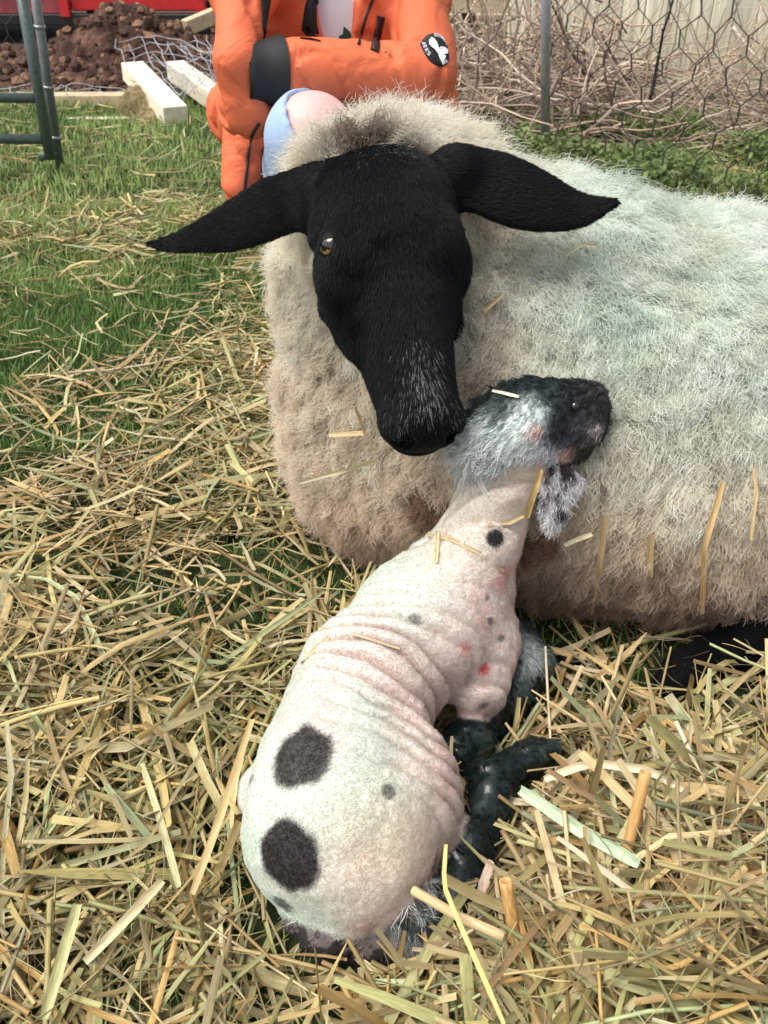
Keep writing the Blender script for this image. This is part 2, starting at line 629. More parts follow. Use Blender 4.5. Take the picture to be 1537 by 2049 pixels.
body_prims = [
    (ell((.44, 1.075, .215), (.50, .30, .265)), .06),
    (ell((.70, 1.03, .20), (.27, .31, .255)), .06),
    (ell((.085, 1.12, .25), (.215, .215, .25)), .08),
    (ell((-.005, 1.075, .19), (.125, .135, .185)), .06),
    (ell((.215, 1.10, .285), (.19, .20, .235)), .06),
    (ell((.008, 1.11, .42), (.125, .145, .165)), .08),
    (cone((.0, 1.10, .45), H(0, .03, -.11), .115, .066), .05),
]
knee_prims = [
    (leaf(at(940, 895, Y=.915), at(858, 1012, Y=.872), .028, .019, view, 1.8), .014),
    (leaf(at(1108, 1010, Y=.835), at(1068, 1118, Y=.805), .026, .022, view, 1.5), .010),
]
leg_prims = [
    (cone((.66, .90, .07), (.47, .80, .045), .055, .036), .02),
    (cone((.47, .80, .045), (.375, .757, .032), .034, .030), .02),
    (cone((.375, .757, .032), (.345, .742, .022), .029, .020), .01),
]
EW = Field((-.32, .60, -.02), (1.02, 1.45, .70), .0036)
for p, k in body_prims + head_prims + ear_prims + knee_prims + leg_prims:
    EW.add(p, k)
ep, en = hit(654, 488, [EW])
eloc, enl = HM @ (ep - O) / HS, HM @ en
for sx in (-1, 1):
    EW.cut(hell((sx * .0235, .303, -.016), (.0075, .009, .014)), .005)     # nostrils
    EW.cut(hell((sx * .031, .300, -.026), (.008, .005, .009)), .005)
EW.cut(hell((0, .312, -.047), (.034, .014, .0036)), .005)                   # mouth


def ewe_warp(x, y, z):
    """wool lies in soft clumps; the head stays smooth"""
    dh = np.minimum.reduce([p[0](x, y, z) for p, k in head_prims + ear_prims])
    m = sstep(.0, .02, dh)
    return -m * (.024 * (fbm(x * 24, y * 24, z * 24, 2, 5) - .5) + .03 * (fbm(x * 7, y * 7, z * 7, 2, 9) - .5))


EW.warp(ewe_warp)
eV, eF = EW.mesh()
eN = vnormals(eV, eF)


def dmin(prims, P):
    x, y, z = P[:, 0], P[:, 1], P[:, 2]
    return np.minimum.reduce([p[0](x, y, z) for p, k in prims])


def ewe_regions(P):
    dh, de, db = dmin(head_prims, P), dmin(ear_prims, P), dmin(body_prims, P)
    dk, dl = dmin(knee_prims, P), dmin(leg_prims, P)
    n_loc = (P - O) @ hn / HS
    ear = de < np.minimum(dh, db) - .001
    black = (np.minimum(dh, de) < db - .002) & ~((n_loc < -.022) & ~ear)
    leg = dl < np.minimum(db, .02)
    knee = (dk < db - .002) & ~black & ~leg
    return black, ear, leg, knee, n_loc


BLK = np.array([.0047, .0050, .0061])


def wool_colour(P):
    """greasy cream fleece: back paled and greened by painted-in overhead light, dingy brown near the ground, brown collar behind the poll"""
    z = P[:, 2]
    n1 = fbm(P[:, 0] * 9, P[:, 1] * 9, P[:, 2] * 9, 3, 3)[:, None]
    n2 = fbm(P[:, 0] * 30, P[:, 1] * 30, P[:, 2] * 30, 2, 13)[:, None]
    top = np.array([.84, .90, .80]) * sstep(.08, .24, P[:, 0])[:, None] + np.array([.88, .82, .69]) * (1 - sstep(.08, .24, P[:, 0]))[:, None]; mid = np.array([.92, .785, .645]); low = np.array([.48, .345, .255])  # top: greenish light from above painted into the back wool
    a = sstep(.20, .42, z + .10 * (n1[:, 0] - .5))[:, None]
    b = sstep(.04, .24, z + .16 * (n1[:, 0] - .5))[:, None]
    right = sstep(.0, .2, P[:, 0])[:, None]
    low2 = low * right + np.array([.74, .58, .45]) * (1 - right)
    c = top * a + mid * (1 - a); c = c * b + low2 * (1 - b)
    c = c * (1 - .34 * (n2 - .5) * np.array([.8, 1.0, 1.2]))
    dh = dmin(head_prims, P)
    u = (P - O) @ hl / HS; nn = (P - O) @ hn / HS
    st = np.exp(-((u + .018) / .034) ** 2) * sstep(.095, .01, dh) * sstep(.03, -.0, nn)
    st = np.maximum(st * .95, .55 * sstep(.03, .0, dh) * sstep(.05, -.01, nn))[:, None]
    c = c * (1 - st) + np.array([.10, .062, .035]) * st
    kn_ = sstep(.004, -.004, dmin(knee_prims, P) - dmin(body_prims, P))[:, None]
    c = c * (1 - kn_) + np.array([.38, .25, .18]) * kn_                   # a stained, matted hank hanging from the chest
    gm = np.exp(-(((P[:, 0] - .30) / .07) ** 2 + ((P[:, 2] - .46) / .06) ** 2))[:, None] * .45 * (n1 > .45)
    c = c * (1 - gm) + np.array([.20, .28, .24]) * gm                       # dull dark green patch beside the ear tip
    return c


blk, ear_m, leg_m, knee_m, nl = ewe_regions(eV)
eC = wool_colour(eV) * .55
eC[knee_m] = np.array([.17, .092, .062])
eC[blk] = BLK; eC[leg_m] = BLK * .5
pk = np.exp(-np.sum((eV - at(1022, 425, Y=.935)) ** 2, 1) / .008 ** 2)[:, None] * ear_m[:, None]
eC = eC * (1 - .8 * pk) + np.array([.30, .13, .12]) * .8 * pk              # bare pink skin inside the ear
M_ewe = mat_col('ewe_skin', .85, .08, .5, 260, .0015, .2)
M_wool = mat_col('wool_fibre', .85, .12, transl=.38)
M_fur = mat_col('short_black_hair', .5, .22)
ewe = npmesh('sheep', eV, eF, M_ewe, None, eC)
tag(ewe, 'cream woolled ewe with a black face, lying down and bending to the lamb', 'sheep')

# fleece
woolw = (~blk & ~leg_m).astype(float)
toc = unit(np.array([0, 0, CAM_H]) - eV)
face = (eN * toc).sum(1)
woolw *= np.where(face > -.25, 1.0, .25) * np.where(eV[:, 0] > .78, .35, 1.0) * np.where(eV[:, 2] < .02, .1, 1)
NL = 15000
P, N = scatter(eV, eF, NL, woolw)
cl = np.floor(fbm(P[:, 0] * 25, P[:, 1] * 25, P[:, 2] * 25, 2, 31) * 8)
flow = np.stack([.6 * (fbm(P[:, 0] * 12, P[:, 1] * 12, P[:, 2] * 12, 2, 41) - .5) + .15,
                 .6 * (fbm(P[:, 0] * 12, P[:, 1] * 12, P[:, 2] * 12, 2, 42) - .5), -.35 + 0 * P[:, 0]], 1)
comb = flow - N * (flow * N).sum(1, keepdims=True); comb = unit(comb)
dh = dmin(head_prims, P)
topm = sstep(.38, .52, P[:, 2]) * sstep(.10, .25, P[:, 0])
crest = sstep(.50, .56, P[:, 2]) * sstep(.16, .10, P[:, 0])
ln = .018 + .008 * rng.random(NL) + .012 * topm + .022 * crest
ln *= 1.25 * (.55 + .45 * sstep(.0, .05, dh)) * (1 - .6 * sstep(.004, -.004, dmin(knee_prims, P) - dmin(body_prims, P)))
comb = unit(comb + topm[:, None] * np.array([.7, 0, .0]) + crest[:, None] * np.array([0, .2, .5]))
HP = locks(P, N, comb, ln, 18, np.full(NL, .0090), .0036 + .0030 * rng.random(NL), 8, .40, 2.0, .46, .15)
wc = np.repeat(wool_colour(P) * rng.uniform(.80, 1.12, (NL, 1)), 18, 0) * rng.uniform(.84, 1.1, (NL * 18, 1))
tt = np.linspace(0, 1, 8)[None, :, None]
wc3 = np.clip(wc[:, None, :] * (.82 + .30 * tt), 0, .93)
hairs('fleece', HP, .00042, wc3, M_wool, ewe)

# short hair of the face, ears and leg
fw = (blk | leg_m).astype(float) * np.where(face > -.3, 1, .3)
P, N = scatter(eV, eF, 80000, fw)
nb = len(P)
b2, e2, l2, k2, n2 = ewe_regions(P)
out = np.clip((P @ hl - O @ hl) / (.035 * HS), -1, 1)[:, None] * hl
cd_ = np.where(e2[:, None], out + np.array([0, 0, -.3]), np.where(l2[:, None], np.array([-.8, -.3, -.1]), hn + .25 * out))
cd_ = unit(cd_ - N * (cd_ * N).sum(1, keepdims=True))
L = np.where(e2, .0038, .0058) * rng.uniform(.6, 1.2, nb)
near_eye = np.minimum(np.linalg.norm(P - H(-abs(eloc[0]), eloc[1], eloc[2]), axis=1), np.linalg.norm(P - H(abs(eloc[0]), eloc[1], eloc[2]), axis=1))
L *= sstep(.008, .02, near_eye) * .9 + .1
L *= 1 - .75 * sstep(.285, .305, n2)
t = np.linspace(0, 1, 4)[None, :, None]
Dn = unit(N * .30 + cd_ + rng.normal(0, .16, (nb, 3)))
HP = P[:, None] + Dn[:, None] * t * L[:, None, None] + (cd_ * .25)[:, None] * t ** 2 * L[:, None, None]
u_ = (P - O) @ hl / HS; f_ = (P - O) @ hf / HS
frost = np.exp(-((u_ + .002) / .018) ** 2) * sstep(.19, .245, n2) * sstep(.30, .27, n2) * (f_ > -.045) * ~e2
frost = np.maximum(frost, .35 * np.exp(-((np.abs(u_) - .03) / .012) ** 2) * sstep(.265, .285, n2))
poll = np.exp(-((u_ - .0) / .035) ** 2) * sstep(.015, -.01, n2) * .10 * ~e2
wh = rng.random(nb) < np.maximum(frost * .42, poll)
bc = np.tile(BLK, (nb, 1)) * rng.uniform(.7, 1.5, (nb, 1))
bc[k2] = np.array([.20, .11, .075]) * rng.uniform(.6, 1.4, (k2.sum(), 1))
bc[wh] = np.array([.34, .34, .34]) * rng.uniform(.5, 1.1, (wh.sum(), 1))
hairs('face_hair', HP, np.where(wh, .00014, .00022), bc, M_fur, ewe)

# eyes
M_iris, n_, l_, b_ = nodes('amber_eye')
a_ = n_.new('ShaderNodeAttribute'); a_.attribute_name = 'Col'
l_.new(a_.outputs['Color'], b_.inputs['Base Color']); b_.inputs['Roughness'].default_value = .08; b_.inputs['Coat Weight'].default_value = 1
M_lid = mat_plain('eyelid_skin', (.007, .006, .006), .6, .3, 300, .3, spec=.15)
for sx in (-1, 1):
    c = H(sx * abs(eloc[0]), eloc[1], eloc[2] - (.016 if sx > 0 else 0)) - (sx * abs(enl[0]) * hl + enl[1] * hn + enl[2] * hf) * .0070; ax = unit(sx * hl * .62 + hf * .70 + hn * .12)
    th, ph = np.meshgrid(np.linspace(0, PI, 25), np.linspace(0, 2 * PI, 36, endpoint=False), indexing='ij')
    up = unit(-hn - ax * (-hn @ ax)); sd = np.cross(ax, up)
    R = .0142 * HS
    q = (np.cos(th)[..., None] * ax + np.sin(th)[..., None] * (np.cos(ph)[..., None] * up + np.sin(ph)[..., None] * sd))
    V = (c + q * R).reshape(-1, 3)
    a1 = (np.sin(th) * np.cos(ph)).ravel(); a2 = (np.sin(th) * np.sin(ph)).ravel(); cz = np.cos(th).ravel()
    col = np.tile([.34, .21, .075], (len(V), 1))
    col[(np.abs(a1) < .36) & (np.abs(a2) < .62)] = (.004, .004, .006)      # the slot pupil
    col[(a1 ** 2 + a2 ** 2 > .62) | (cz < 0)] = (.05, .035, .03)
    k = np.arange(24 * 36); i, j = k // 36, k % 36
    F = np.stack([i * 36 + j, (i + 1) * 36 + j, (i + 1) * 36 + (j + 1) % 36, i * 36 + (j + 1) % 36], 1)
    npmesh('eye', V, F, M_iris, ewe, col)
    for s, e_open in ((1, .42), (-1, .62)):
        az, tt = np.meshgrid(np.linspace(-1.5, 1.5, 23), np.linspace(0, 1, 9), indexing='ij')
        e0 = e_open * np.cos(az * 1.0) ** .8
        e = e0 + (1.9 - e0) * tt
        rr = R * (1.075 - .03 * (tt < .01))
        tilt = .18
        u2, s2 = up * math.cos(tilt) + sd * math.sin(tilt), sd * math.cos(tilt) - up * math.sin(tilt)
        V = c + rr[..., None] * unit(np.cos(az)[..., None] * (np.cos(e)[..., None] * ax + s * np.sin(e)[..., None] * u2) + np.sin(az)[..., None] * s2)
        k = np.arange(22 * 8); i, j = k // 8, k % 8
        npmesh('eyelid', V.reshape(-1, 3), np.stack([i * 9 + j, (i + 1) * 9 + j, (i + 1) * 9 + j + 1, i * 9 + j + 1], 1), M_lid, ewe)

# ================================================================== the lamb
def LP(px, py, z): return at(px, py, z=z)


lamb_prims = [
    (ell(LP(698, 1625, .098), (.091, .082, .088)), .03),
    (ell(LP(668, 1668, .088), (.080, .072, .080)), .03),
    (ell(LP(716, 1738, .075), (.058, .048, .056)), .03),
    (ell(LP(812, 1590, .088), (.056, .062, .075)), .02),
    (cone(LP(680, 1530, .105), LP(735, 1370, .115), .080, .072), .03),
    (cone(LP(735, 1370, .115), LP(850, 1250, .130), .072, .076), .03),
    (cone(LP(850, 1250, .130), LP(915, 1170, .150), .076, .064), .03),
    (ell(LP(950, 1260, .105), (.042, .055, .070)), .025),
    (cone(LP(955, 1380, .075), LP(960, 1290, .10), .034, .045), .02),
    (cone(LP(915, 1160, .165), LP(955, 1085, .215), .052, .046), .025),
    (cone(LP(955, 1085, .215), LP(990, 1000, .262), .044, .038), .02),
    (cone(LP(990, 1000, .262), LP(1030, 925, .305), .037, .038), .02),
]
tail_prims = [(cone(LP(620, 1812, .050), LP(665, 1852, .035), .020, .022), .02), (cone(LP(665, 1855, .035), LP(740, 1868, .03), .024, .022), .02)]
lhead_prims = [
    (ell(LP(1043, 850, .352), (.044, .042, .042)), .015),
    (ell(LP(985, 888, .335), (.032, .032, .034)), .015),
    (cone(LP(1065, 825, .362), LP(1160, 806, .370), .036, .025), .015),
    (cone(LP(1080, 880, .336), LP(1160, 850, .350), .028, .017), .012),
    (ell(LP(1176, 818, .364), (.0195, .021, .024)), .012),
    (ell(LP(1166, 862, .346), (.021, .022, .022)), .015),
    (cone(LP(1110, 895, .328), LP(1158, 905, .322), .014, .010), .012),
]
lamb_prims.append((ell(LP(505, 1590, .085), (.010, .014, .012)), .03))
lear_prims = [
    (leaf(LP(1090, 905, .325), LP(1108, 965, .292), .015, .023, (.2, -.9, .3), 2.6), .006),
    (leaf(LP(1108, 965, .292), LP(1108, 1028, .262), .023, .010, (.2, -.9, .3), 2.6), .006),
    (leaf(LP(1000, 800, .372), LP(955, 838, .356), .017, .013, (.2, -.9, .5), 2.2), .008),
]
lleg_prims = [
    (cone(LP(1030, 1280, .075), LP(1062, 1330, .055), .026, .028), .012),
    (cone(LP(1062, 1330, .055), LP(1020, 1400, .030), .026, .020), .012),
    (cone(LP(1020, 1400, .030), LP(930, 1490, .030), .020, .024), .012),
    (cone(LP(945, 1480, .040), LP(915, 1500, .04), .026, .024), .012),
    (cone(LP(880, 1680, .05), LP(940, 1690, .045), .030, .022), .015),
    (cone(LP(905, 1800, .045), LP(942, 1690, .052), .020, .019), .012),
    (cone(LP(942, 1690, .052), LP(985, 1590, .056), .019, .021), .012),
    (cone(LP(985, 1590, .056), LP(972, 1560, .052), .021, .021), .012),
    (cone(LP(978, 1562, .054), LP(1060, 1516, .054), .021, .0165), .010),
    (ell(LP(1064, 1514, .054), (.0185, .0185, .0185)), .010),
    (cone(LP(1064, 1514, .054), LP(1090, 1503, .050), .015, .0145), .006),
    (cone(LP(1090, 1500, .052), LP(1112, 1491, .047), .0115, .006), .002),
    (cone(LP(1092, 1514, .045), LP(1116, 1507, .042), .0115, .006), .002),
    (cone(LP(800, 1780, .06), LP(830, 1880, .035), .030, .024), .015),
    (cone(LP(830, 1880, .035), LP(900, 1760, .03), .022, .02), .015),
    (cone(LP(735, 1855, .03), LP(790, 1870, .028), .026, .024), .015),
]
LB = Field((-.20, .28, -.02), (.26, .92, .44), .0026)
for p, k in lamb_prims + tail_prims + lhead_prims + lear_prims + lleg_prims:
    LB.add(p, k)
LB.cut(ball(LP(1150, 812, .395), .008), .004)
w0, w1 = LP(735, 1390, .19), LP(905, 1330, .12)


def seg(P, a, b):
    ab = b - a
    t = np.clip(((P - a) @ ab) / (ab @ ab), 0, 1)
    return t, np.linalg.norm(P - a - t[:, None] * ab, axis=1)


spine = unit(LP(880, 1200, .14) - LP(690, 1560, .11))


def lamb_warp(x, y, z):
    P = np.stack([x, y, z], -1).astype(float)
    s = P @ spine
    side = P @ np.array([1, -.2, 0.])
    side = x
    bend = s + .030 * fbm(x * 15, y * 15, z * 15, 2, 77) - 1.6 * (x + .03) ** 2
    c0 = np.array(LP(800, 1400, .13)) @ spine
    env = np.exp(-((s - c0) / .052) ** 2) * sstep(-.10, .02, side) + .55 * np.exp(-((s - c0 + .075) / .035) ** 2) * sstep(-.09, .03, side) + .22 * np.exp(-((s - c0 - .08) / .05) ** 2)
    c1 = np.array(LP(960, 1110, .2)) @ spine
    env2 = np.exp(-((s - c1) / .022) ** 2) * .9
    wr = (1 - np.abs(np.sin(bend * PI / .0195))) ** 1.9
    wr = wr * (.25 + 1.4 * vnoise(x * 34, y * 34, z * 34, 78))
    soft = .007 * (fbm(x * 26, y * 26, z * 26, 2, 51) - .5) + .0025 * (fbm(x * 90, y * 90, z * 90, 2, 52) - .5)
    fur = np.minimum.reduce([p[0](x, y, z) for p, k in lhead_prims + lleg_prims])
    m = sstep(-.002, .012, fur)
    soft = soft + (1 - m) * .007 * (fbm(x * 55, y * 55, z * 55, 3, 57) - .5)
    curlb = .0013 * (np.abs(2 * vnoise(x * 260, y * 260, z * 260, 55) - 1) - .4)
    return m * (.021 * env * wr + .015 * env2 * wr + curlb) + soft


LB.warp(lamb_warp)
lV, lF = LB.mesh()
lN = vnormals(lV, lF)


def lamb_fur(P):
    """0 body wool, 1 head, 2 ear, 3 leg, 4 tail"""
    d = np.stack([dmin(q, P) for q in (lamb_prims, lhead_prims, lear_prims, lleg_prims, tail_prims)], 1)
    d[:, 0] -= .002
    return d.argmin(1), d


head_blobs = [  # px, py, radius px, colour, weight: the wet pied face
    (1030, 775, 58, (.010, .018, .018), 1.3), (1095, 785, 48, (.018, .026, .028), 1.0), (985, 812, 30, (.11, .14, .13), 1.0), (1065, 822, 26, (.66, .76, .73), 2.2),
    (1045, 858, 30, (.70, .78, .75), 1.8), (1035, 900, 36, (.68, .74, .72), 1.3), (935, 890, 50, (.74, .80, .77), 1.5), (985, 930, 46, (.74, .75, .76), 1.5),
    (990, 862, 26, (.34, .42, .41), 1.0), (1000, 830, 26, (.05, .07, .07), 1.2), (1070, 862, 13, (.78, .34, .27), 2.5), (1112, 850, 40, (.045, .045, .06), 1.3), (1150, 812, 36, (.010, .012, .014), 1.5),
    (1195, 800, 30, (.035, .030, .031), 1.2), (1196, 862, 13, (.34, .30, .29), 1.1), (1130, 915, 15, (.78, .50, .45), 1.6), (1085, 925, 30, (.76, .74, .76), 1.4),
    (1052, 960, 24, (.13, .12, .13), 1.2), (1165, 900, 26, (.05, .045, .045), 1.2), (1170, 850, 24, (.05, .045, .05), 1.0)]
spots = [  # px, py, radius m, darkness
    (602, 1512, .0315, 1.0), (575, 1718, .0315, 1.0), (990, 1077, .0105, 1.0), (830, 1240, .0075, .55), (981, 1243, .0055, .7),
    (975, 1196, .0035, .7), (778, 1583, .0070, .75), (1003, 1278, .0045, .7), (968, 1412, .006, .6), (502, 1560, .0055, .6),
    (565, 1810, .010, .75), (868, 1728, .008, .6)]
reds = [(968, 1340, .011, (.55, .03, .03), .85), (928, 1298, .014, (.70, .22, .20), .5), (1010, 1160, .024, (.75, .30, .27), .5)]


def lamb_colour(P, nrm=None):
    n1 = fbm(P[:, 0] * 16, P[:, 1] * 16, P[:, 2] * 16, 3, 61)[:, None]
    n2 = fbm(P[:, 0] * 70, P[:, 1] * 70, P[:, 2] * 70, 2, 62)
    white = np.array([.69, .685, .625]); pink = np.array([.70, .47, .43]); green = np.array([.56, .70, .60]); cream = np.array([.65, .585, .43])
    s = P @ spine
    c0 = np.array(LP(800, 1400, .13)) @ spine
    side = P @ np.array([1, -.25, -.6])
    bend = s + .030 * fbm(P[:, 0] * 15, P[:, 1] * 15, P[:, 2] * 15, 2, 77) - 1.6 * (P[:, 0] + .03) ** 2
    wr = (1 - np.abs(np.sin(bend * PI / .0195))) ** 1.5
    env = np.exp(-((s - c0) / .05) ** 2) * sstep(-.10, .02, P[:, 0])
    edge = np.maximum(sstep(-.02, .08, P[:, 0] - .55 * (P[:, 1] - .62)), sstep(.02, -.05, P[:, 0] + .13) * .6)
    pk = np.clip(sstep(.46, .66, n1[:, 0]) * .26 + .34 * env + .42 * edge, 0, .85)[:, None]
    c = white * (1 - pk) + pink * pk
    gv = (env * wr * .8)[:, None]
    c = c * (1 - gv) + np.array([.50, .27, .24]) * gv                       # bare pink skin down in the folds
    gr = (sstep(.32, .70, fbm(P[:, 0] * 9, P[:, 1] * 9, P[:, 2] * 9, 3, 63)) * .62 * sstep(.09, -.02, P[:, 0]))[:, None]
    c = c * (1 - gr) + green * gr  # mint tint paints a greenish cast of light onto the coat
    yc = np.exp(-np.sum((P - LP(780, 1700, .15)) ** 2, 1) / .05 ** 2)[:, None] * .6
    c = c * (1 - yc) + cream * yc
    nk = sstep(.20, .24, P[:, 2])[:, None] * .6
    c = c * (1 - nk) + np.array([.78, .70, .60]) * nk
    for px, py, r, col, a in reds:
        q, _ = red_pts[(px, py)]
        d = np.linalg.norm(P - q, axis=1) + .006 * (n2 - .5)
        m = (a * sstep(r, r * .25, d))[:, None]
        c = c * (1 - m) + np.array(col) * m
    for px, py, r, a in spots:
        q, _ = spot_pts[(px, py)]
        d = np.linalg.norm(P - q, axis=1) + r * .30 * (n2 - .5)
        m = (a * sstep(r * 1.10, r * .84, d))[:, None]
        c = c * (1 - m) + (np.array([.055, .052, .048]) if py == 1512 else np.array([.034, .031, .031])) * m
    k, d = lamb_fur(P)
    # wet dark fur with white tufts
    mott = fbm(P[:, 0] * 55, P[:, 1] * 55, P[:, 2] * 55, 2, 66)
    dk = np.array([.013, .019, .019]); gy = np.array([.46, .50, .49])
    num, den = dk * .02, .02
    for hx, hy, hr, hc, hw in head_blobs:
        q = blob_pts[(hx, hy)]
        w_ = (hw * np.exp(-np.sum((P - q) ** 2, 1) / (hr * .00052) ** 2))[:, None]
        num = num + np.array(hc) * w_; den = den + w_
    hd = num / den
    hd = hd * (.70 + .7 * mott)[:, None]
    er = np.where((mott > .40)[:, None], np.array([.80, .78, .80]), np.array([.06, .045, .05]))
    er = np.where((P[:, 2] > .33)[:, None], np.array([.02, .028, .027]), er)
    lg = np.array([.006, .012, .012]) + np.array([.035, .055, .052]) * sstep(.50, .85, mott)[:, None]
    kn = np.maximum(np.exp(-np.sum((P - LP(1045, 1310, .09)) ** 2, 1) / .026 ** 2), np.exp(-np.sum((P - LP(835, 1800, .08)) ** 2, 1) / .030 ** 2))[:, None]
    lg = lg * (1 - kn) + np.where((mott > .45)[:, None], np.array([.50, .54, .53]), np.array([.05, .06, .06])) * kn
    soft = lambda kk: sstep(.004, -.004, d[:, kk] - d[:, 0])[:, None]
    for kk, cc in ((1, hd), (2, er), (3, lg), (4, np.where((mott > .5)[:, None], np.array([.16, .13, .125]), np.array([.035, .03, .03])))):  # tail: shade under the rump painted into its grey-pink
        m = soft(kk)
        if kk == 2:
            m = m * (k == 2)[:, None]
        c = c * (1 - m) + cc * m
    return c


blob_pts = {(a[0], a[1]): hit(a[0], a[1], [LB])[0] for a in head_blobs}
spot_pts = {(a[0], a[1]): hit(a[0], a[1], [LB]) for a in spots}
red_pts = {(a[0], a[1]): hit(a[0], a[1], [LB]) for a in reds}
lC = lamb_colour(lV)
M_lamb = mat_col('lamb_skin', .62, .3, .5, 420, .0012, .08, sss=.12, wet=True)
m_, n_, l_, b_ = M_lamb, M_lamb.node_tree.nodes, M_lamb.node_tree.links, M_lamb.node_tree.nodes['Principled BSDF']
lamb = npmesh('lamb', lV, lF, M_lamb, None, lC)
lk, ld = lamb_fur(lV)
wa_ = lamb.data.attributes.new('Wet', 'FLOAT', 'POINT')
kz = np.maximum(np.exp(-np.sum((lV - LP(1045, 1310, .09)) ** 2, 1) / .026 ** 2), np.exp(-np.sum((lV - LP(835, 1800, .08)) ** 2, 1) / .030 ** 2))
wa_.data.foreach_set('value', np.where(lk == 3, 1 - kz, np.where(lk == 1, .4, 0)).astype(np.float32))
tag(lamb, 'newborn white lamb with two big black back spots and wet dark legs, lying in straw', 'lamb')

kk, dd = lamb_fur(lV)
# tight woolly nap on the body
lface = (lN * unit(np.array([0, 0, CAM_H]) - lV)).sum(1)
bw = (kk == 0) * np.where(lface > -.3, 1., .25)
P, N = scatter(lV, lF, 110000, bw)
m = len(P)
cm = unit(rng.normal(size=(m, 3))); cm = unit(cm - N * (cm * N).sum(1, keepdims=True))
Lh = .0023 * rng.uniform(.6, 1.3, m)
t = np.linspace(0, 1, 4)[None, :, None]
HP = P[:, None] + (unit(N * .8 + cm * .6)[:, None] * t + (cm * .7 - N * .35)[:, None] * t ** 2) * Lh[:, None, None]
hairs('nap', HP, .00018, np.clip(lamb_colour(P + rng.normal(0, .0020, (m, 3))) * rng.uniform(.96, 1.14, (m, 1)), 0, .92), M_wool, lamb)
# wet fur of head, ears and legs
fw = ((kk > 0)) * np.where(lface > -.3, 1., .3)
NLK = 3000
fw = fw * np.where(kk == 3, .30 + 1.4 * kz, np.where(kk == 2, 1.4, np.where(kk == 4, .4, 1)))
P, N = scatter(lV, lF, NLK, fw)
k2_, _ = lamb_fur(P)
g = np.where((k2_ == 3)[:, None], np.array([.3, -.3, -.5]), np.where((k2_ == 2)[:, None], np.array([.15, -.2, -1.]), np.array([-.75, -.35, -.25])))
g = g + rng.normal(0, .25, g.shape)
cm = unit(g - N * (g * N).sum(1, keepdims=True))
kneez = np.maximum(np.exp(-np.sum((P - LP(1045, 1310, .09)) ** 2, 1) / .03 ** 2), np.exp(-np.sum((P - LP(835, 1800, .08)) ** 2, 1) / .03 ** 2))
fl = np.exp(-np.sum((P - LP(950, 900, .325)) ** 2, 1) / .035 ** 2)
ln = np.where(k2_ == 1, .0060 + .025 * fl, np.where(k2_ == 2, .014, .007 + .007 * kneez)) * rng.uniform(.7, 1.2, NLK)
HP = locks(P, N, cm, ln, 14, np.where(k2_ == 3, .0022, .0034), .0006 + .0022 * np.maximum(fl, (k2_ == 2)), 6, np.where(k2_ == 1, .20 + .22 * fl, .2)[:, None], 1.4, .70, .22)
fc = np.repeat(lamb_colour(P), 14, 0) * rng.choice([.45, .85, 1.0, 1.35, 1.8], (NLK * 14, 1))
hairs('damp_fur', HP, .00030, np.clip(fc, 0, .9), M_fur, lamb)

c = hit(1150, 813, [LB])[0]; vv_ = unit(np.array([0, 0, CAM_H]) - c)
th, ph = np.meshgrid(np.linspace(0, PI, 13), np.linspace(0, 2 * PI, 20, endpoint=False), indexing='ij')
q = np.stack([np.sin(th) * np.cos(ph), np.sin(th) * np.sin(ph), np.cos(th)], -1).reshape(-1, 3)
k = np.arange(12 * 20); i, j = k // 20, k % 20
F = np.stack([i * 20 + j, (i + 1) * 20 + j, (i + 1) * 20 + (j + 1) % 20, i * 20 + (j + 1) % 20], 1)
npmesh('eye', c - vv_ * .0012 + q * .0055, F, M_iris, lamb, np.tile([.008, .007, .008], (len(q), 1)))

# ================================================================== ground
def gz(x, y):
    return .012 * (vnoise(x * 3, y * 3, 0, 71) - .5) + .03 * (vnoise(x * .6, y * .6, 0, 72) - .5) * sstep(1.5, 3, y)


def pile(x, y):
    """depth of the straw"""
    p = .018 + .022 * vnoise(x * 6, y * 6, 0, 81)
    p = p + .145 * np.exp(-(((x - .33) / .22) ** 2 + ((y - .36) / .17) ** 2))
    p = p + .035 * np.exp(-(((x - .14) / .10) ** 2 + ((y - .28) / .07) ** 2))
    p = p + .045 * np.exp(-(((x - .55) / .2) ** 2 + ((y - .55) / .12) ** 2))
    p = p + .05 * np.exp(-(((x - .46) / .13) ** 2 + ((y - .72) / .05) ** 2))
    p = p + .025 * np.exp(-(((x + .42) / .25) ** 2 + ((y - .75) / .3) ** 2))
    return p * sstep(2.2, 1.3, y) + .006


def grid_mesh(name, xs, ys, zf, mat, colf=None):
    X, Y = np.meshgrid(xs, ys, indexing='ij')
    V = np.stack([X, Y, zf(X, Y)], -1).reshape(-1, 3)
    n, m = len(xs), len(ys)
    i, j = np.meshgrid(np.arange(n - 1), np.arange(m - 1), indexing='ij')
    a = (i * m + j).ravel()
    F = np.stack([a, a + m, a + m + 1, a + 1], 1)
    return npmesh(name, V, F, mat, None, None if colf is None else colf(V))


M_ground = mat_col('turf_soil', .9, .1, .8, 40, .02, .45)
xs = np.concatenate([-np.geomspace(150, 3.2, 24), np.linspace(-3, 3, 90), np.geomspace(3.2, 150, 24)])
ys = np.concatenate([-np.geomspace(60, .6, 12), np.linspace(-.4, 6.5, 110), np.geomspace(7, 220, 26)])


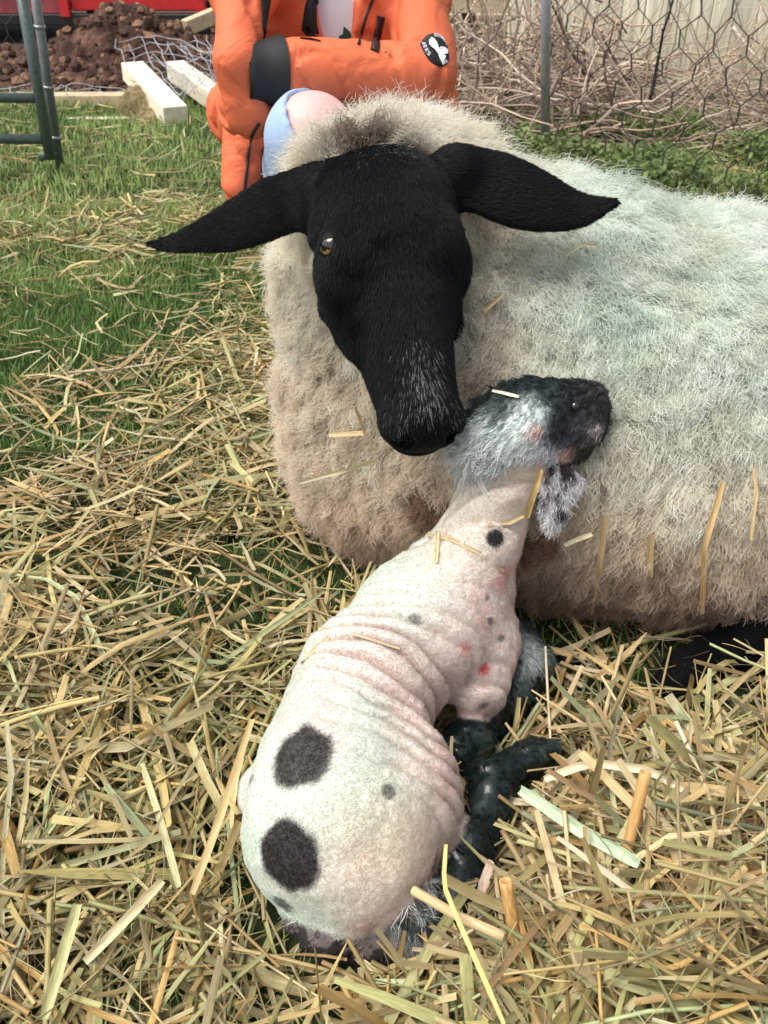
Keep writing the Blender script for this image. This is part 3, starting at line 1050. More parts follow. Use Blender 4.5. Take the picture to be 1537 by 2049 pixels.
def gcol(V):
    n = fbm(V[:, 0] * 2.3, V[:, 1] * 2.3, 0, 3, 91)[:, None]
    c = np.array([.022, .036, .014]) * (1 - n) + np.array([.045, .055, .020]) * n
    earth = (sstep(4.9, 5.6, V[:, 1]) * sstep(.2, -.3, V[:, 0]))[:, None]
    br = (sstep(3.6, 4.2, V[:, 1]) * sstep(.0, .4, V[:, 0]) * sstep(9, 6, V[:, 1]))[:, None]
    c = c * (1 - earth) + np.array([.085, .058, .045]) * earth
    return c * (1 - br) + np.array([.11, .085, .065]) * br


tag(grid_mesh('ground', xs, ys, gz, M_ground, gcol), kind='structure')

# ------------------------------------------------------------------ straw
PAL = np.array([[.64, .50, .27], [.74, .62, .40], [.52, .45, .22], [.46, .46, .24], [.47, .54, .34], [.62, .42, .19], [.80, .74, .58], [.36, .25, .13], [.58, .50, .32], [.42, .36, .20]])
PW = np.array([.19, .14, .16, .14, .08, .10, .05, .05, .09, .06])
M_straw = mat_straw('dry_straw')


def ribbons(C, D, U, L, W, fold, bend, col, S=5, kink=None):
    """flat folded blades: centre, direction, face normal, length, width -> vertices, quads, colours, fibre coords"""
    n = len(C); t = np.linspace(-.5, .5, S)[None, :, None]
    Sd = np.cross(D, U)
    path = C[:, None] + D[:, None] * t * L[:, None, None] + U[:, None] * ((t * t * 4 - .33) * bend[:, None, None]) * L[:, None, None]
    if kink is not None:
        path = path + Sd[:, None] * (np.abs(t - kink[0][:, None, None]) * kink[1][:, None, None]) * L[:, None, None]
    wt = W[:, None, None] * (1 - rng.choice([.05, .15, .3, .85], (n, 1, 1), p=[.35, .3, .2, .15]) * np.abs(2 * t) ** 5)
    tw = rng.uniform(-.8, .8, n)[:, None, None] * t * 2
    Sr = Sd[:, None] * np.cos(tw) + U[:, None] * np.sin(tw)
    Ur = -Sd[:, None] * np.sin(tw) + U[:, None] * np.cos(tw)
    V = np.stack([path - Sr * wt / 2, path - Ur * wt * fold[:, None, None], path + Sr * wt / 2], 2)
    V = V.reshape(n, S * 3, 3)
    f = []
    for i in range(S - 1):
        for j in range(2):
            f.append((i * 3 + j, i * 3 + j + 1, (i + 1) * 3 + j + 1, (i + 1) * 3 + j))
    F = (np.array(f)[None] + (np.arange(n) * S * 3)[:, None, None]).reshape(-1, 4)
    cl = np.repeat(col[:, None], S * 3, 1) * (1 + .10 * rng.normal(size=(n, S * 3, 1)))
    idr = rng.random(n)[:, None, None] * 900
    uu = np.broadcast_to((t * L[:, None, None] * 60), (n, S, 1)).repeat(3, 1)
    vv = np.tile(np.array([0, 2.6, 5.2])[None, :, None], (n, S, 1))
    fb = np.concatenate([uu + idr, vv + idr * .37, np.zeros_like(uu)], -1)
    return V.reshape(-1, 3), F, np.clip(cl, 0, 1).reshape(-1, 3), fb.reshape(-1, 3)


def stalks(C, D, U, L, W, bend, col, S=4, K=6):
    """round hollow-looking stalks"""
    n = len(C); t = np.linspace(-.5, .5, S)[None, :, None]
    Sd = np.cross(D, U)
    path = C[:, None] + D[:, None] * t * L[:, None, None] + U[:, None] * ((t * t * 4 - .33) * bend[:, None, None]) * L[:, None, None]
    an = np.arange(K) * 2 * PI / K
    ring = np.cos(an)[None, :, None] * Sd[:, None] + np.sin(an)[None, :, None] * U[:, None]
    V = path[:, :, None] + ring[:, None] * (W[:, None, None, None] / 2)
    f = [(i * K + j, i * K + (j + 1) % K, (i + 1) * K + (j + 1) % K, (i + 1) * K + j) for i in range(S - 1) for j in range(K)]
    F = (np.array(f)[None] + (np.arange(n) * S * K)[:, None, None]).reshape(-1, 4)
    cl = np.repeat(col[:, None], S * K, 1) * (1 + .06 * rng.normal(size=(n, S * K, 1)))
    idr = rng.random(n)[:, None, None] * 900
    uu = np.broadcast_to(t * L[:, None, None] * 60, (n, S, 1)).repeat(K, 1)
    vv = np.tile((np.abs(np.arange(K) - K / 2) * 1.6)[None, :, None], (n, S, 1))
    fb = np.concatenate([uu + idr, vv + idr * .37, np.zeros_like(uu)], -1)
    return V.reshape(n * S * K, 3), F, np.clip(cl, 0, 1).reshape(-1, 3), fb.reshape(-1, 3)


def straw_density(x, y):
    n = fbm(x * 3.2, y * 2.2, 0, 3, 101)
    near = sstep(1.85, 1.35, y + 1.1 * (n - .5) + .25 * sstep(-.2, -.6, x))
    gap = sstep(.66, .56, fbm(x * 5.5, y * 5.5, 0, 2, 103))
    gap2 = sstep(.60, .48, fbm(x * 4 + 7, y * 4, 0, 2, 107)) ; gap = np.where((x < -.15) & (y > .75), np.minimum(gap, .35 + .65 * gap2), gap)
    near = near * (.20 + .80 * gap)
    band = np.exp(-((y - 2.75 - .5 * (x + .5)) / .42) ** 2) * sstep(.36, .52, n) * .8
    mid = .7 * np.exp(-((x + .22) / .26) ** 2) * sstep(1.2, 1.5, y) * sstep(2.9, 2.3, y)
    far = .10 * sstep(6, 2.5, y) + .16 * sstep(.52, .66, n) * sstep(4.4, 3, y)
    d = np.maximum.reduce([near, band, mid, far])
    hole = np.exp(-(((x - .26) / .17) ** 2 + ((y - .80) / .07) ** 2))            # open turf between the lamb and the ewe's belly
    hole = np.maximum(hole, 1.1 * np.exp(-(((x - .19) / .05) ** 2 + ((y - .62) / .035) ** 2)))
    hole = np.maximum(hole, 1.2 * np.exp(-(((x - .10) / .05) ** 2 + ((y - .47) / .05) ** 2)))
    hole = np.maximum(hole, 1.4 * np.exp(-(((x - .02) / .08) ** 2 + ((y - .435) / .035) ** 2)))
    return d * np.maximum(1 - .62 * hole, 0) * np.where((x > .2) & (y > 1.5), .35, 1)


def straw_set(n, x0, x1, y0, y1, Lr, Wr, tilt, dmul=1.0, stalk=.3, hmul=1.0):
    x, y = rng.uniform(x0, x1, n), rng.uniform(y0, y1, n)
    keep = (rng.random(n) < straw_density(x, y) * dmul) & (np.abs(x) < .30 + .55 * y)
    x, y = x[keep], y[keep]; n = len(x)
    hgt = pile(x, y)
    z = gz(x, y) + hgt * rng.random(n) ** .7 * hmul + .003 + .026 * sstep(1.5, 1.9, y) * rng.random(n)
    th = rng.vonmises(.15, .5, n) * np.where(rng.random(n) < .5, 1, 1) + (rng.random(n) < .35) * rng.uniform(0, PI, n)
    el = rng.normal(0, tilt, n); el[rng.random(n) < .05] *= 2.6
    D = np.stack([np.cos(th) * np.cos(el), np.sin(th) * np.cos(el), np.sin(el)], 1)
    U = unit(np.array([0, 0, 1.]) + rng.normal(0, .38, (n, 3))); U = unit(U - D * (U * D).sum(1, keepdims=True))
    L = np.exp(rng.uniform(math.log(Lr[0]), math.log(Lr[1]), n)); W = rng.uniform(*Wr, n) * rng.uniform(.5, 1.1, n) * np.clip(L / .105, .42, 1.1)
    z = np.maximum(z, np.abs(D[:, 2]) * L * .35)
    C = np.stack([x, y, z], 1)
    # keep the animals clear
    ok = np.ones(n, bool)
    for tt in (-.5, -.25, 0, .25, .5):
        Q = C + D * (L * tt)[:, None]
        ok &= (EW.sample(Q) > .008) & (LB.sample(Q) > .003)
    C, D, U, L, W = C[ok], D[ok], U[ok], L[ok], W[ok]; n = len(C)
    ci = rng.choice(len(PAL), n, p=PW / PW.sum())
    col = PAL[ci] * rng.uniform(.36, 1.03, (n, 1)) * np.array([1.08, 1.0, .86])
    gm = sstep(.40, .62, fbm(C[:, 0] * 5, C[:, 1] * 5, 0, 2, 109) + .12 * sstep(.1, -.3, C[:, 0]))[:, None] * .40
    col = col * (1 - gm) + col * np.array([.80, .95, .72]) * gm
    st = rng.random(n) < stalk
    a = ~st
    R1 = ribbons(C[a], D[a], U[a], L[a], W[a] * 1.25, rng.uniform(-.30, .30, a.sum()), rng.normal(0, .10, a.sum()), col[a],
                 kink=(rng.uniform(-.3, .3, a.sum()), rng.normal(0, .22, a.sum()) * (rng.random(a.sum()) < .5)))
    R2 = stalks(C[st], D[st], U[st], L[st], W[st] * .75, rng.normal(0, .03, st.sum()), col[st])
    return R1, R2


sets = [straw_set(12500, -.75, .95, .22, 1.75, (.045, .24), (.0030, .0085), .17),
        straw_set(10000, -.75, .95, .22, 1.75, (.012, .05), (.0010, .0032), .22, stalk=.2),
        straw_set(52000, -2.3, 1.9, 1.2, 4.6, (.04, .16), (.003, .0068), .17, stalk=.25),
        straw_set(4200, .0, .75, .20, .66, (.06, .20), (.0034, .0080), .36, stalk=.3, hmul=1.15),
        straw_set(6000, -.75, .95, .22, 1.6, (.03, .09), (.0006, .0013), .28, stalk=.0, hmul=1.25),
        straw_set(2600, .0, .75, .20, .60, (.02, .07), (.001, .0030), .5, stalk=.1, hmul=1.25)]
Vs, Fs, Cs, Bs, off = [], [], [], [], 0
for pr in sets:
    for V, F, Cc, B in pr:
        Vs.append(V); Fs.append(F + off); Cs.append(Cc); Bs.append(B); off += len(V)
straw = npmesh('straw', np.concatenate(Vs), np.concatenate(Fs), M_straw, None, np.concatenate(Cs), True, np.concatenate(Bs))
tag(straw, 'loose straw and hay bedding strewn over the grass', 'straw', kind='stuff')

# ------------------------------------------------------------------ grass
M_grass = mat_col('grass_blade', .45, .35, transl=.3)


def grass_set(n, x0, x1, y0, y1, Lr, W, dens):
    x, y = rng.uniform(x0, x1, n), rng.uniform(y0, y1, n)
    k = (rng.random(n) < dens(x, y)) & (np.abs(x) < .35 + .55 * y)
    x, y = x[k], y[k]; n = len(x)
    tuft = fbm(x * 9, y * 9, 0, 2, 121)
    L = rng.uniform(*Lr, n) * (.5 + 1.0 * tuft)
    th = rng.uniform(0, 2 * PI, n); le = rng.uniform(.15, .75, n)
    b = np.stack([x, y, gz(x, y) - .004], 1)
    ok = (EW.sample(b + [0, 0, .02]) > .01) & (LB.sample(b + [0, 0, .02]) > .004)
    b, L, th, le, tuft = b[ok], L[ok], th[ok], le[ok], tuft[ok]; n = len(b); x, y = x[ok], y[ok]
    d = np.stack([np.cos(th), np.sin(th), 0 * th], 1); s = np.stack([-np.sin(th), np.cos(th), 0 * th], 1)
    V = []
    for tt in (0, .4, .75, 1.0):
        c = b + d * (le * L * tt ** 1.8)[:, None] + np.array([0, 0, 1.]) * (L * tt * (1 - .35 * le * tt))[:, None]
        ww = W * (1 - tt ** 2 * .92) * rng.uniform(.7, 1.2, n)
        V += [c - s * ww[:, None] / 2, c + s * ww[:, None] / 2]
    V = np.stack(V, 1)
    f = np.array([(0, 1, 3, 2), (2, 3, 5, 4), (4, 5, 7, 6)])
    F = (f[None] + (np.arange(n) * 8)[:, None, None]).reshape(-1, 4)
    g1 = np.array([.085, .20, .038]) + .0; g2 = np.array([.36, .48, .15]); dry = np.array([.42, .38, .18])
    a = np.clip(sstep(.35, .65, fbm(x * 2.6, y * 2.2, 0, 3, 131))[:, None] * .55 + rng.random((n, 1)) * .35 + .25 * sstep(2.2, 3.4, y)[:, None], 0, 1.1)
    col = g1 * (1 - a) + g2 * a
    dm = rng.random(n) < .06
    col[dm] = dry
    col = np.repeat(col[:, None], 8, 1)
    return V.reshape(-1, 3), F, np.clip(col, 0, 1).reshape(-1, 3)


def gdens(x, y):
    return np.where(y < 1.5, .5, 1) * np.where((x > .35) & (y > 3.9), .5, 1) * np.where((x < .15) & (y > 5.0), 0, 1)


G = [grass_set(26000, -.8, .95, .25, 1.6, (.012, .035), .0026, lambda x, y: .5 + .5 * (1 - straw_density(x, y))),
     grass_set(60000, -1.5, 1.7, 1.3, 2.9, (.024, .052), .0032, lambda x, y: np.where((x > -.25) & (y < 1.6), .3, 1)),
     grass_set(50000, -2.6, 2.6, 2.7, 5.4, (.024, .055), .005, gdens)]
Vs, Fs, Cs, off = [], [], [], 0
for V, F, Cc in G:
    Vs.append(V); Fs.append(F + off); Cs.append(Cc); off += len(V)
tag(npmesh('grass', np.concatenate(Vs), np.concatenate(Fs), M_grass, None, np.concatenate(Cs), True), 'short green grass of the paddock', 'grass', kind='stuff')

# ------------------------------------------------------------------ single stalks that catch the eye
def stalk_thing(label, pts, wd, col, round_=False, group='loose straw stalks'):
    pts = np.asarray(pts, float)
    tl = np.linspace(0, 1, 9); seg_ = np.linspace(0, 1, len(pts))
    path = np.stack([np.interp(tl, seg_, pts[:, i]) for i in range(3)], 1)
    k = len(path)
    T = unit(np.gradient(path, axis=0)); vw = unit(np.array([0, 0, CAM_H]) - path)
    Un = unit(vw + .35 * rng.normal(size=3)); Un = unit(Un - T * (Un * T).sum(1, keepdims=True)); S_ = np.cross(T, Un)
    if round_:
        K = 10; an = np.arange(K) * 2 * PI / K
        V = (path[:, None] + (np.cos(an)[None, :, None] * S_[:, None] + np.sin(an)[None, :, None] * Un[:, None]) * wd / 2)
        vv = np.abs(np.arange(K) - K / 2) * 1.3
        # an open end: the wall turns inward
        V = np.concatenate([V, (path[-1:, None] + (np.cos(an)[None, :, None] * S_[-1:, None] + np.sin(an)[None, :, None] * Un[-1:, None]) * wd * .33),
                            (path[-2:-1, None] + (np.cos(an)[None, :, None] * S_[-2:-1, None] + np.sin(an)[None, :, None] * Un[-2:-1, None]) * wd * .30)])
    else:
        K = 5; an = np.linspace(-1, 1, K)
        taper = (1 - .25 * np.abs(2 * tl - 1) ** 5)[:, None, None]
        V = path[:, None] + S_[:, None] * an[None, :, None] * wd / 2 * taper - Un[:, None] * (np.abs(an)[None, :, None] ** 1.5) * wd * .22 * -1
        vv = np.arange(K) * 1.3
    n_ = len(V)
    f = [(i * K + j, i * K + (j + 1) % K, (i + 1) * K + (j + 1) % K, (i + 1) * K + j) for i in range(n_ - 1) for j in range(K if round_ else K - 1)]
    V = V.reshape(-1, 3)
    idr = rng.random() * 900
    fb = np.stack([np.repeat(np.linspace(0, 6, n_), K) + idr, np.tile(vv, n_) + idr, np.zeros(n_ * K)], 1)
    cl = np.clip(np.array(col) * (1 + .08 * rng.normal(size=(n_ * K, 1))), 0, 1)
    o = npmesh('straw_stalk', V, np.array(f), M_straw, None, cl, True, fb)
    return tag(o, label, 'straw', group)


def over(pix, fields, lift=.003):
    out = []
    for px, py in pix:
        p, n = hit(px, py, fields); out.append(p + n * lift)
    return out


def gp(px, py, z): return at(px, py, z=z)


TAN, PALE, ORG, GRN, WHT, GRY = (.66, .50, .27), (.76, .66, .44), (.68, .40, .15), (.50, .62, .42), (.82, .77, .62), (.50, .45, .33)
E, LA = [EW], [LB]
stalk_thing('wide pale green hay blade sloping down over the straw heap beside the lamb', [gp(1042, 1580, .11), gp(1160, 1660, .125), gp(1280, 1728, .135)], .012, GRN)
stalk_thing('thick orange cut stalk standing upright just under the wide pale green blade', [gp(1245, 1740, .11), gp(1270, 1640, .15), gp(1292, 1545, .19)], .0105, ORG, True)
stalk_thing('short thick orange stub of stalk near the lamb\'s rear leg', [gp(1030, 1880, .09), gp(1022, 1820, .12), gp(1012, 1762, .145)], .0115, ORG, True)
stalk_thing('long yellow stem with a bend running from the lamb\'s rump to the bottom edge', [gp(893, 1690, .135), gp(888, 1770, .13), gp(930, 1870, .15), gp(1010, 2050, .16)], .0042, (.72, .58, .22))
stalk_thing('fat tan stalk leaning against the fluffy grey rear leg of the lamb', [gp(828, 1782, .11), gp(920, 1835, .125), gp(1010, 1875, .13)], .0085, TAN, True)
stalk_thing('pale stalk bent like a roof lying beyond the thick upright orange stalk', [gp(1090, 1560, .09), gp(1180, 1525, .11), gp(1300, 1540, .12), gp(1370, 1580, .12)], .0085, PALE)
stalk_thing('greyish pink cut stalk standing up close behind the short orange stub', [gp(955, 1830, .06), gp(968, 1770, .09), gp(985, 1722, .11)], .0085, (.66, .50, .40))
stalk_thing('long tan straw leaning up along the lamb\'s rump on its far side from the legs', [gp(385, 1790, .07), gp(440, 1640, .09), gp(505, 1440, .10)], .0075, (.62, .44, .21))
stalk_thing('straight pale green stem crossing the bedding to the left of the lamb\'s rump', [gp(285, 1527, .05), gp(325, 1650, .055), gp(360, 1775, .06)], .0075, (.55, .50, .28))
stalk_thing('folded flat straw lying in an L shape on the near bedding', [gp(170, 1925, .05), gp(262, 1830, .06), gp(325, 1762, .06)], .009, (.66, .56, .34))
stalk_thing('broad green yellow leaf lying along the bedding at the photo\'s lower left', [gp(88, 2040, .05), gp(120, 1930, .055), gp(155, 1810, .06)], .010, (.52, .50, .24))
stalk_thing('tan straw lying along the top of the lamb\'s back', over([(548, 1410), (610, 1325), (690, 1250)], LA), .0042, TAN)
stalk_thing('thin straw lying across the lamb\'s ribs', over([(640, 1262), (720, 1270), (800, 1295)], LA), .0032, (.60, .50, .32))
stalk_thing('crooked straw piece caught in the folds at the base of the lamb\'s neck', over([(858, 1072), (905, 1078), (960, 1105), (1005, 1140)], LA), .0040, TAN)
stalk_thing('short straw dangling over the lamb\'s shoulder', over([(880, 1062), (878, 1098), (872, 1130)], LA), .0042, (.64, .56, .28))
stalk_thing('stout golden straw standing across the side of the lamb\'s neck', [hit(1052, 1035, LA)[0] + [0, -.006, .004], hit(1060, 985, LA)[0] + [0, -.014, .0], hit(1078, 925, LA)[0] + [0, -.014, 0]], .0068, (.70, .50, .20))
stalk_thing('thin straw curving round the lamb\'s neck below the stout golden one', over([(975, 1052), (1015, 1045), (1045, 1030)], LA), .0042, TAN)
stalk_thing('white straw bit lying on top of the lamb\'s dark head', over([(990, 787), (1015, 792), (1040, 798)], LA, .004), .0035, WHT)
stalk_thing('straw stuck in the wool of the ewe\'s neck beside her cheek', over([(968, 632), (990, 620), (1015, 608)], E, .029), .0045, TAN)
stalk_thing('crossed wisp of straw in the wool of the ewe\'s shoulder under her ear tip', over([(1130, 540), (1160, 515), (1185, 520)], E, .029), .0035, PALE)
stalk_thing('long straw slanting over the ewe\'s chest below her muzzle', over([(635, 960), (710, 920), (790, 880)], E, .031), .0060, PALE)
stalk_thing('short straw lying in the chest wool above the long slanting one', over([(690, 870), (730, 850), (768, 820)], E, .031), .0060, TAN)
stalk_thing('thin straw poking up the ewe\'s chest wool close to the grass', over([(545, 755), (560, 690), (578, 620)], E, .029), .0045, TAN)
stalk_thing('upright split straw leaning on the ewe\'s belly with a folded top', over([(1280, 1225), (1290, 1110), (1292, 1035)], E, .031), .0075, TAN)
stalk_thing('tall straw leaning upright against the ewe\'s flank beside the split one', over([(1400, 1180), (1408, 1070), (1418, 960)], E, .031), .0070, (.68, .47, .22))
stalk_thing('pair of flattened straw leaves standing on the ewe\'s belly behind the lamb\'s ear', over([(1195, 1190), (1200, 1100), (1205, 1005)], E, .031), .0075, (.58, .42, .22))
stalk_thing('slim straw hooked in the flank wool, topmost on the ewe\'s side', over([(1492, 1045), (1495, 980), (1498, 930)], E, .031), .0040, TAN)
stalk_thing('pale straw leaning out from the ewe\'s belly towards her black hoof', [hit(1480, 1170, E)[0] + [0, -.02, .01], gp(1505, 1230, .09), gp(1530, 1285, .05)], .0062, PALE)
stalk_thing('flat pale leaf of straw beside the lamb\'s throat on the ewe\'s wool', over([(1118, 1058), (1150, 1048), (1185, 1040)], E, .031), .0055, PALE)
stalk_thing('tan straw lying across the ewe\'s black hoof', [gp(1345, 1475, .06), gp(1440, 1470, .075), gp(1480, 1455, .075)], .009, PALE)

# ================================================================== the person behind the ewe
def body_of(prims, lo, hi, h, warp=None, cuts=()):
    Fd = Field(lo, hi, h)
    for p, k in prims: Fd.add(p, k)
    for p, k in cuts: Fd.cut(p, k)
    if warp: Fd.warp(warp)
    V, F = Fd.mesh()
    return Fd, V, F


kneeR = at(628, 276, Y=1.46); kneeL = np.array([.075, 1.52, .47])
hipR, hipL = np.array([-.175, 1.86, .34]), np.array([-.005, 1.86, .34])
ankR, ankL = np.array([-.16, 1.60, .09]), np.array([.06, 1.64, .09])
skin_prims = [
    (ell((-.085, 1.86, .68), (.135, .085, .26)), .03), (cone((-.22, 1.86, .90), (.05, 1.86, .90), .055, .055), .03),
    (cone((-.085, 1.86, .92), (-.085, 1.85, 1.04), .05, .048), .02),
    (ell((-.085, 1.83, 1.13), (.070, .088, .105)), .02), (cone((-.085, 1.80, 1.06), (-.085, 1.77, 1.05), .045, .035), .02),
    (ell((-.085, 1.742, 1.115), (.011, .018, .022)), .012),
    (ell((-.160, 1.84, 1.12), (.008, .018, .028)), .006), (ell((-.010, 1.84, 1.12), (.008, .018, .028)), .006),
    (cone(hipR, kneeR, .074, .066), .02), (cone(hipL, kneeL, .074, .066), .02),
    (cone(kneeR, ankR, .060, .036), .02), (cone(kneeL, ankL, .060, .036), .02),
]
fore0, fore1 = at(838, 150, Y=1.68), at(552, 146, Y=1.595)
hand_c = fore1 + unit(fore1 - fore0) * .030 + np.array([.0, .045, 0])
skin_prims += [(ell(hand_c, (.034, .018, .030)), .01)]
for i, (dz, ln_) in enumerate(((.028, .045), (.010, .055), (-.009, .052), (-.027, .040))):
    a0 = hand_c + np.array([-.022, .012, dz * .8]); a1 = a0 + np.array([-.004, ln_ * .6, 0]); a2 = a1 + np.array([.010, ln_ * .35, 0])
    skin_prims += [(cone(a0, a1, .0088, .008), .004), (cone(a1, a2, .008, .007), .003)]
skin_prims += [(cone(hand_c + [.01, 0, .022], hand_c + [-.012, .03, .036], .0095, .008), .006)]
PF, V, F = body_of(skin_prims, (-.36, 1.30, .02), (.22, 2.02, 1.30), .006)
M_skin = mat_plain('skin', (.72, .45, .42), .5, .15, 90, .06, spec=.35)
person = npmesh('person', V, F, M_skin)
tag(person, 'person crouching behind the ewe in an orange jacket with folded arms', 'person')

elbR = at(496, 216, Y=1.60); shR = at(486, -40, Y=1.70); mdR = at(473, 120, Y=1.575)
elbL = at(848, 148, Y=1.70); shL = at(838, -60, Y=1.82)
jack_prims = [
    (ell((-.090, 1.85, .70), (.178, .125, .33)), .03), (cone((-.23, 1.86, .92), (.06, 1.86, .92), .085, .085), .04),
    (cone(shR, mdR, .045, .036), .010), (cone(mdR, elbR, .036, .047), .010), (cone(shR, (-.2, 1.86, .93), .066, .08), .03),
    (cone(shL, elbL, .058, .058), .014), (cone(shL, (.04, 1.86, .93), .062, .08), .03),
    (cone(elbR, at(690, 160, Y=1.74), .050, .042), .012),
    (cone(fore0, at(594, 147, Y=1.606), .055, .053), .010),
    (cone(at(500, 250, Y=1.76), at(478, 372, Y=1.70), .050, .034), .02),
    (cone(at(515, 235, Y=1.80), at(500, 380, Y=1.78), .060, .040), .02),
    (cone((-.28, 1.9, .47), (.08, 1.9, .47), .08, .08), .04),
]


def jack_warp(x, y, z):
    a = fbm(x * 9 + z * 3, y * 9, z * 7 - x * 4, 2, 201)
    rid = 1 - np.abs(2 * fbm(x * 13 + 2 * z, y * 13, z * 9 + x * 6, 2, 205) - 1)
    return .007 * (a - .5) + .008 * (sstep(.84, 1.0, rid)) - .001


JK, V, F = body_of(jack_prims, (-.45, 1.46, .24), (.26, 2.08, 1.10), .0056, jack_warp,
                   [(ell((-.083, 1.70, .86), (.043, .088, .40)), .006)])
M_orange = mat_plain('orange_shell', (.74, .165, .070), .65, .25, 500, .05, spec=.3, dist=.0006)
mo_n, mo_l = M_orange.node_tree.nodes, M_orange.node_tree.links
fz = mo_n.new('ShaderNodeTexNoise'); fz.inputs['Scale'].default_value = 11; fz.inputs['Detail'].default_value = 3; fz.inputs['Distortion'].default_value = 1.2
fr = mo_n.new('ShaderNodeMapRange'); fr.interpolation_type = 'SMOOTHSTEP'; fr.inputs[1].default_value = .42; fr.inputs[2].default_value = .62
mo_l.new(mo_n['Texture Coordinate'].outputs['Object'], fz.inputs['Vector']); mo_l.new(fz.outputs['Fac'], fr.inputs[0])
fb_ = mo_n.new('ShaderNodeBump'); fb_.inputs['Strength'].default_value = .22; fb_.inputs['Distance'].default_value = .012
mo_l.new(fr.outputs[0], fb_.inputs['Height']); mo_l.new(mo_n['Bump'].outputs[0], fb_.inputs['Normal'])
mo_l.new(fb_.outputs[0], mo_n['Principled BSDF'].inputs['Normal'])
M_black = mat_plain('black_trim', (.012, .012, .014), .6, .4, 700, .3)
M_white = mat_plain('white_print', (.80, .81, .83), .6, 0, 60, .03)
jacket = npmesh('jacket', V, F, M_orange, person)


def proj(p, Fd, lift):
    p = np.array(p, float)
    for _ in range(10):
        p = p - Fd.grad(p) * float(Fd.sample(p)) * .9
    return p + Fd.grad(p) * lift


def strip(name, pix, wd, mat, Fd=None, n=16, lift=.0016, parent=None, thick=.0022):
    Fd = Fd or JK
    pix = np.asarray(pix, float); tl = np.linspace(0, 1, n); sg = np.linspace(0, 1, len(pix))
    pts, nrm = [], []
    for t_ in tl:
        p, q = hit(np.interp(t_, sg, pix[:, 0]), np.interp(t_, sg, pix[:, 1]), [Fd], .8)
        pts.append(p); nrm.append(q)
    pts, nrm = np.array(pts), np.array(nrm)
    T = unit(np.gradient(pts, axis=0)); S_ = unit(np.cross(T, nrm)); V = []
    for i in range(n):
        a, b = proj(pts[i] - S_[i] * wd / 2, Fd, 0), proj(pts[i] + S_[i] * wd / 2, Fd, 0)
        V += [a - nrm[i] * .002, a + nrm[i] * (lift + thick * .6), pts[i] + nrm[i] * (lift + thick), b + nrm[i] * (lift + thick * .6), b - nrm[i] * .002]
    f = [(i * 5 + j, i * 5 + j + 1, (i + 1) * 5 + j + 1, (i + 1) * 5 + j) for i in range(n - 1) for j in range(4)]
    return npmesh(name, np.array(V), np.array(f), mat, parent if parent is not None else jacket)


strip('pocket_zip', [(533, -30), (531, 20), (529, 70)], .023, M_black)
strip('zip_placket', [(632, -30), (627, 20), (621, 80)], .034, M_black)
strip('pocket_zip', [(762, 32), (757, 60), (749, 103)], .014, M_black)
strip('piping', [(750, -10), (733, 30), (717, 90)], .004, M_black)
strip('piping', [(519, 246), (505, 268), (498, 300), (494, 335), (489, 378)], .005, M_black)
strip('zip', [(755, 34), (752, 60), (746, 101)], .0025, mat_plain('zip_teeth', (.18, .05, .03), .4, 0, 60, .1))

# ribbed cuff
mb = MB(); ax = unit(fore1 - fore0); cpts = [fore1 + ax * s for s in np.linspace(-.012, .052, 8)]
V = []; K = 72
A_ = unit(np.cross(ax, [0, 0, 1.])); B_ = np.cross(ax, A_)
for i, c in enumerate(cpts):
    for j in range(K):
        t_ = 2 * PI * j / K
        r = (.0555 - .010 * min(1, i / 4) - .003 * (i / 7) + .0022 * math.sin(t_ * 3 + 1) * i / 7 + .0009 * (j % 2)) * (1 if i else .97)
        V.append(c + r * (A_ * math.cos(t_) * 1.0 + B_ * math.sin(t_) * 1.06))
for j in range(K):
    t_ = 2 * PI * j / K
    V.append(cpts[-1] - ax * .004 + .012 * (A_ * math.cos(t_) + B_ * math.sin(t_)))
f = [(i * K + j, i * K + (j + 1) % K, (i + 1) * K + (j + 1) % K, (i + 1) * K + j) for i in range(8) for j in range(K)]
npmesh('cuff', np.array(V), np.array(f), M_black, jacket)

# round sleeve badge with a butterfly
bp_, bn = hit(873, 101, [JK], .8)
bu = unit(np.array([0, SP, CP]) - bn * (np.array([0, SP, CP]) @ bn)); bs = unit(np.cross(bu, bn))
if bs[0] < 0: bs = -bs
BR = .0305


def on_badge(u, v, lift): return proj(bp_ + bs * u * BR + bu * v * BR, JK, lift)


V = [on_badge(0, 0, .0022)]
for r in (.35, .7, .93, 1.0):
    V += [on_badge(r * math.cos(t_), r * math.sin(t_), .0022 if r < 1 else .0) for t_ in np.linspace(0, 2 * PI, 40, endpoint=False)]
f = [(0, 1 + j, 1 + (j + 1) % 40, 0) for j in range(40)]
mbd = MB(); FF = [(0, 1 + j, 1 + (j + 1) % 40) for j in range(40)]
FF += [(1 + k * 40 + j, 1 + (k + 1) * 40 + j, 1 + (k + 1) * 40 + (j + 1) % 40, 1 + k * 40 + (j + 1) % 40) for k in range(3) for j in range(40)]
mbd.raw(V, FF); badge = mbd.build('badge', M_black, jacket, True)
BUT = [(690, 415), (730, 430), (780, 520), (805, 610), (815, 640), (850, 610), (920, 590), (990, 600), (1005, 640), (975, 720), (930, 755), (890, 760), (930, 800), (915, 860), (880, 925), (845, 915), (805, 840), (790, 730), (770, 750), (735, 800), (690, 815), (660, 790), (640, 690), (655, 630), (700, 610), (665, 560), (660, 480)]
cen = (797, 680)
mbd = MB()
V = [on_badge((cen[0] - 778) / 290, (670 - cen[1]) / 385, .0038)]
for s in (.5, 1.0):
    V += [on_badge((cen[0] + (x - cen[0]) * s - 778) / 290, (670 - cen[1] - (y - cen[1]) * s) / 385, .0038) for x, y in BUT]
nb_ = len(BUT)
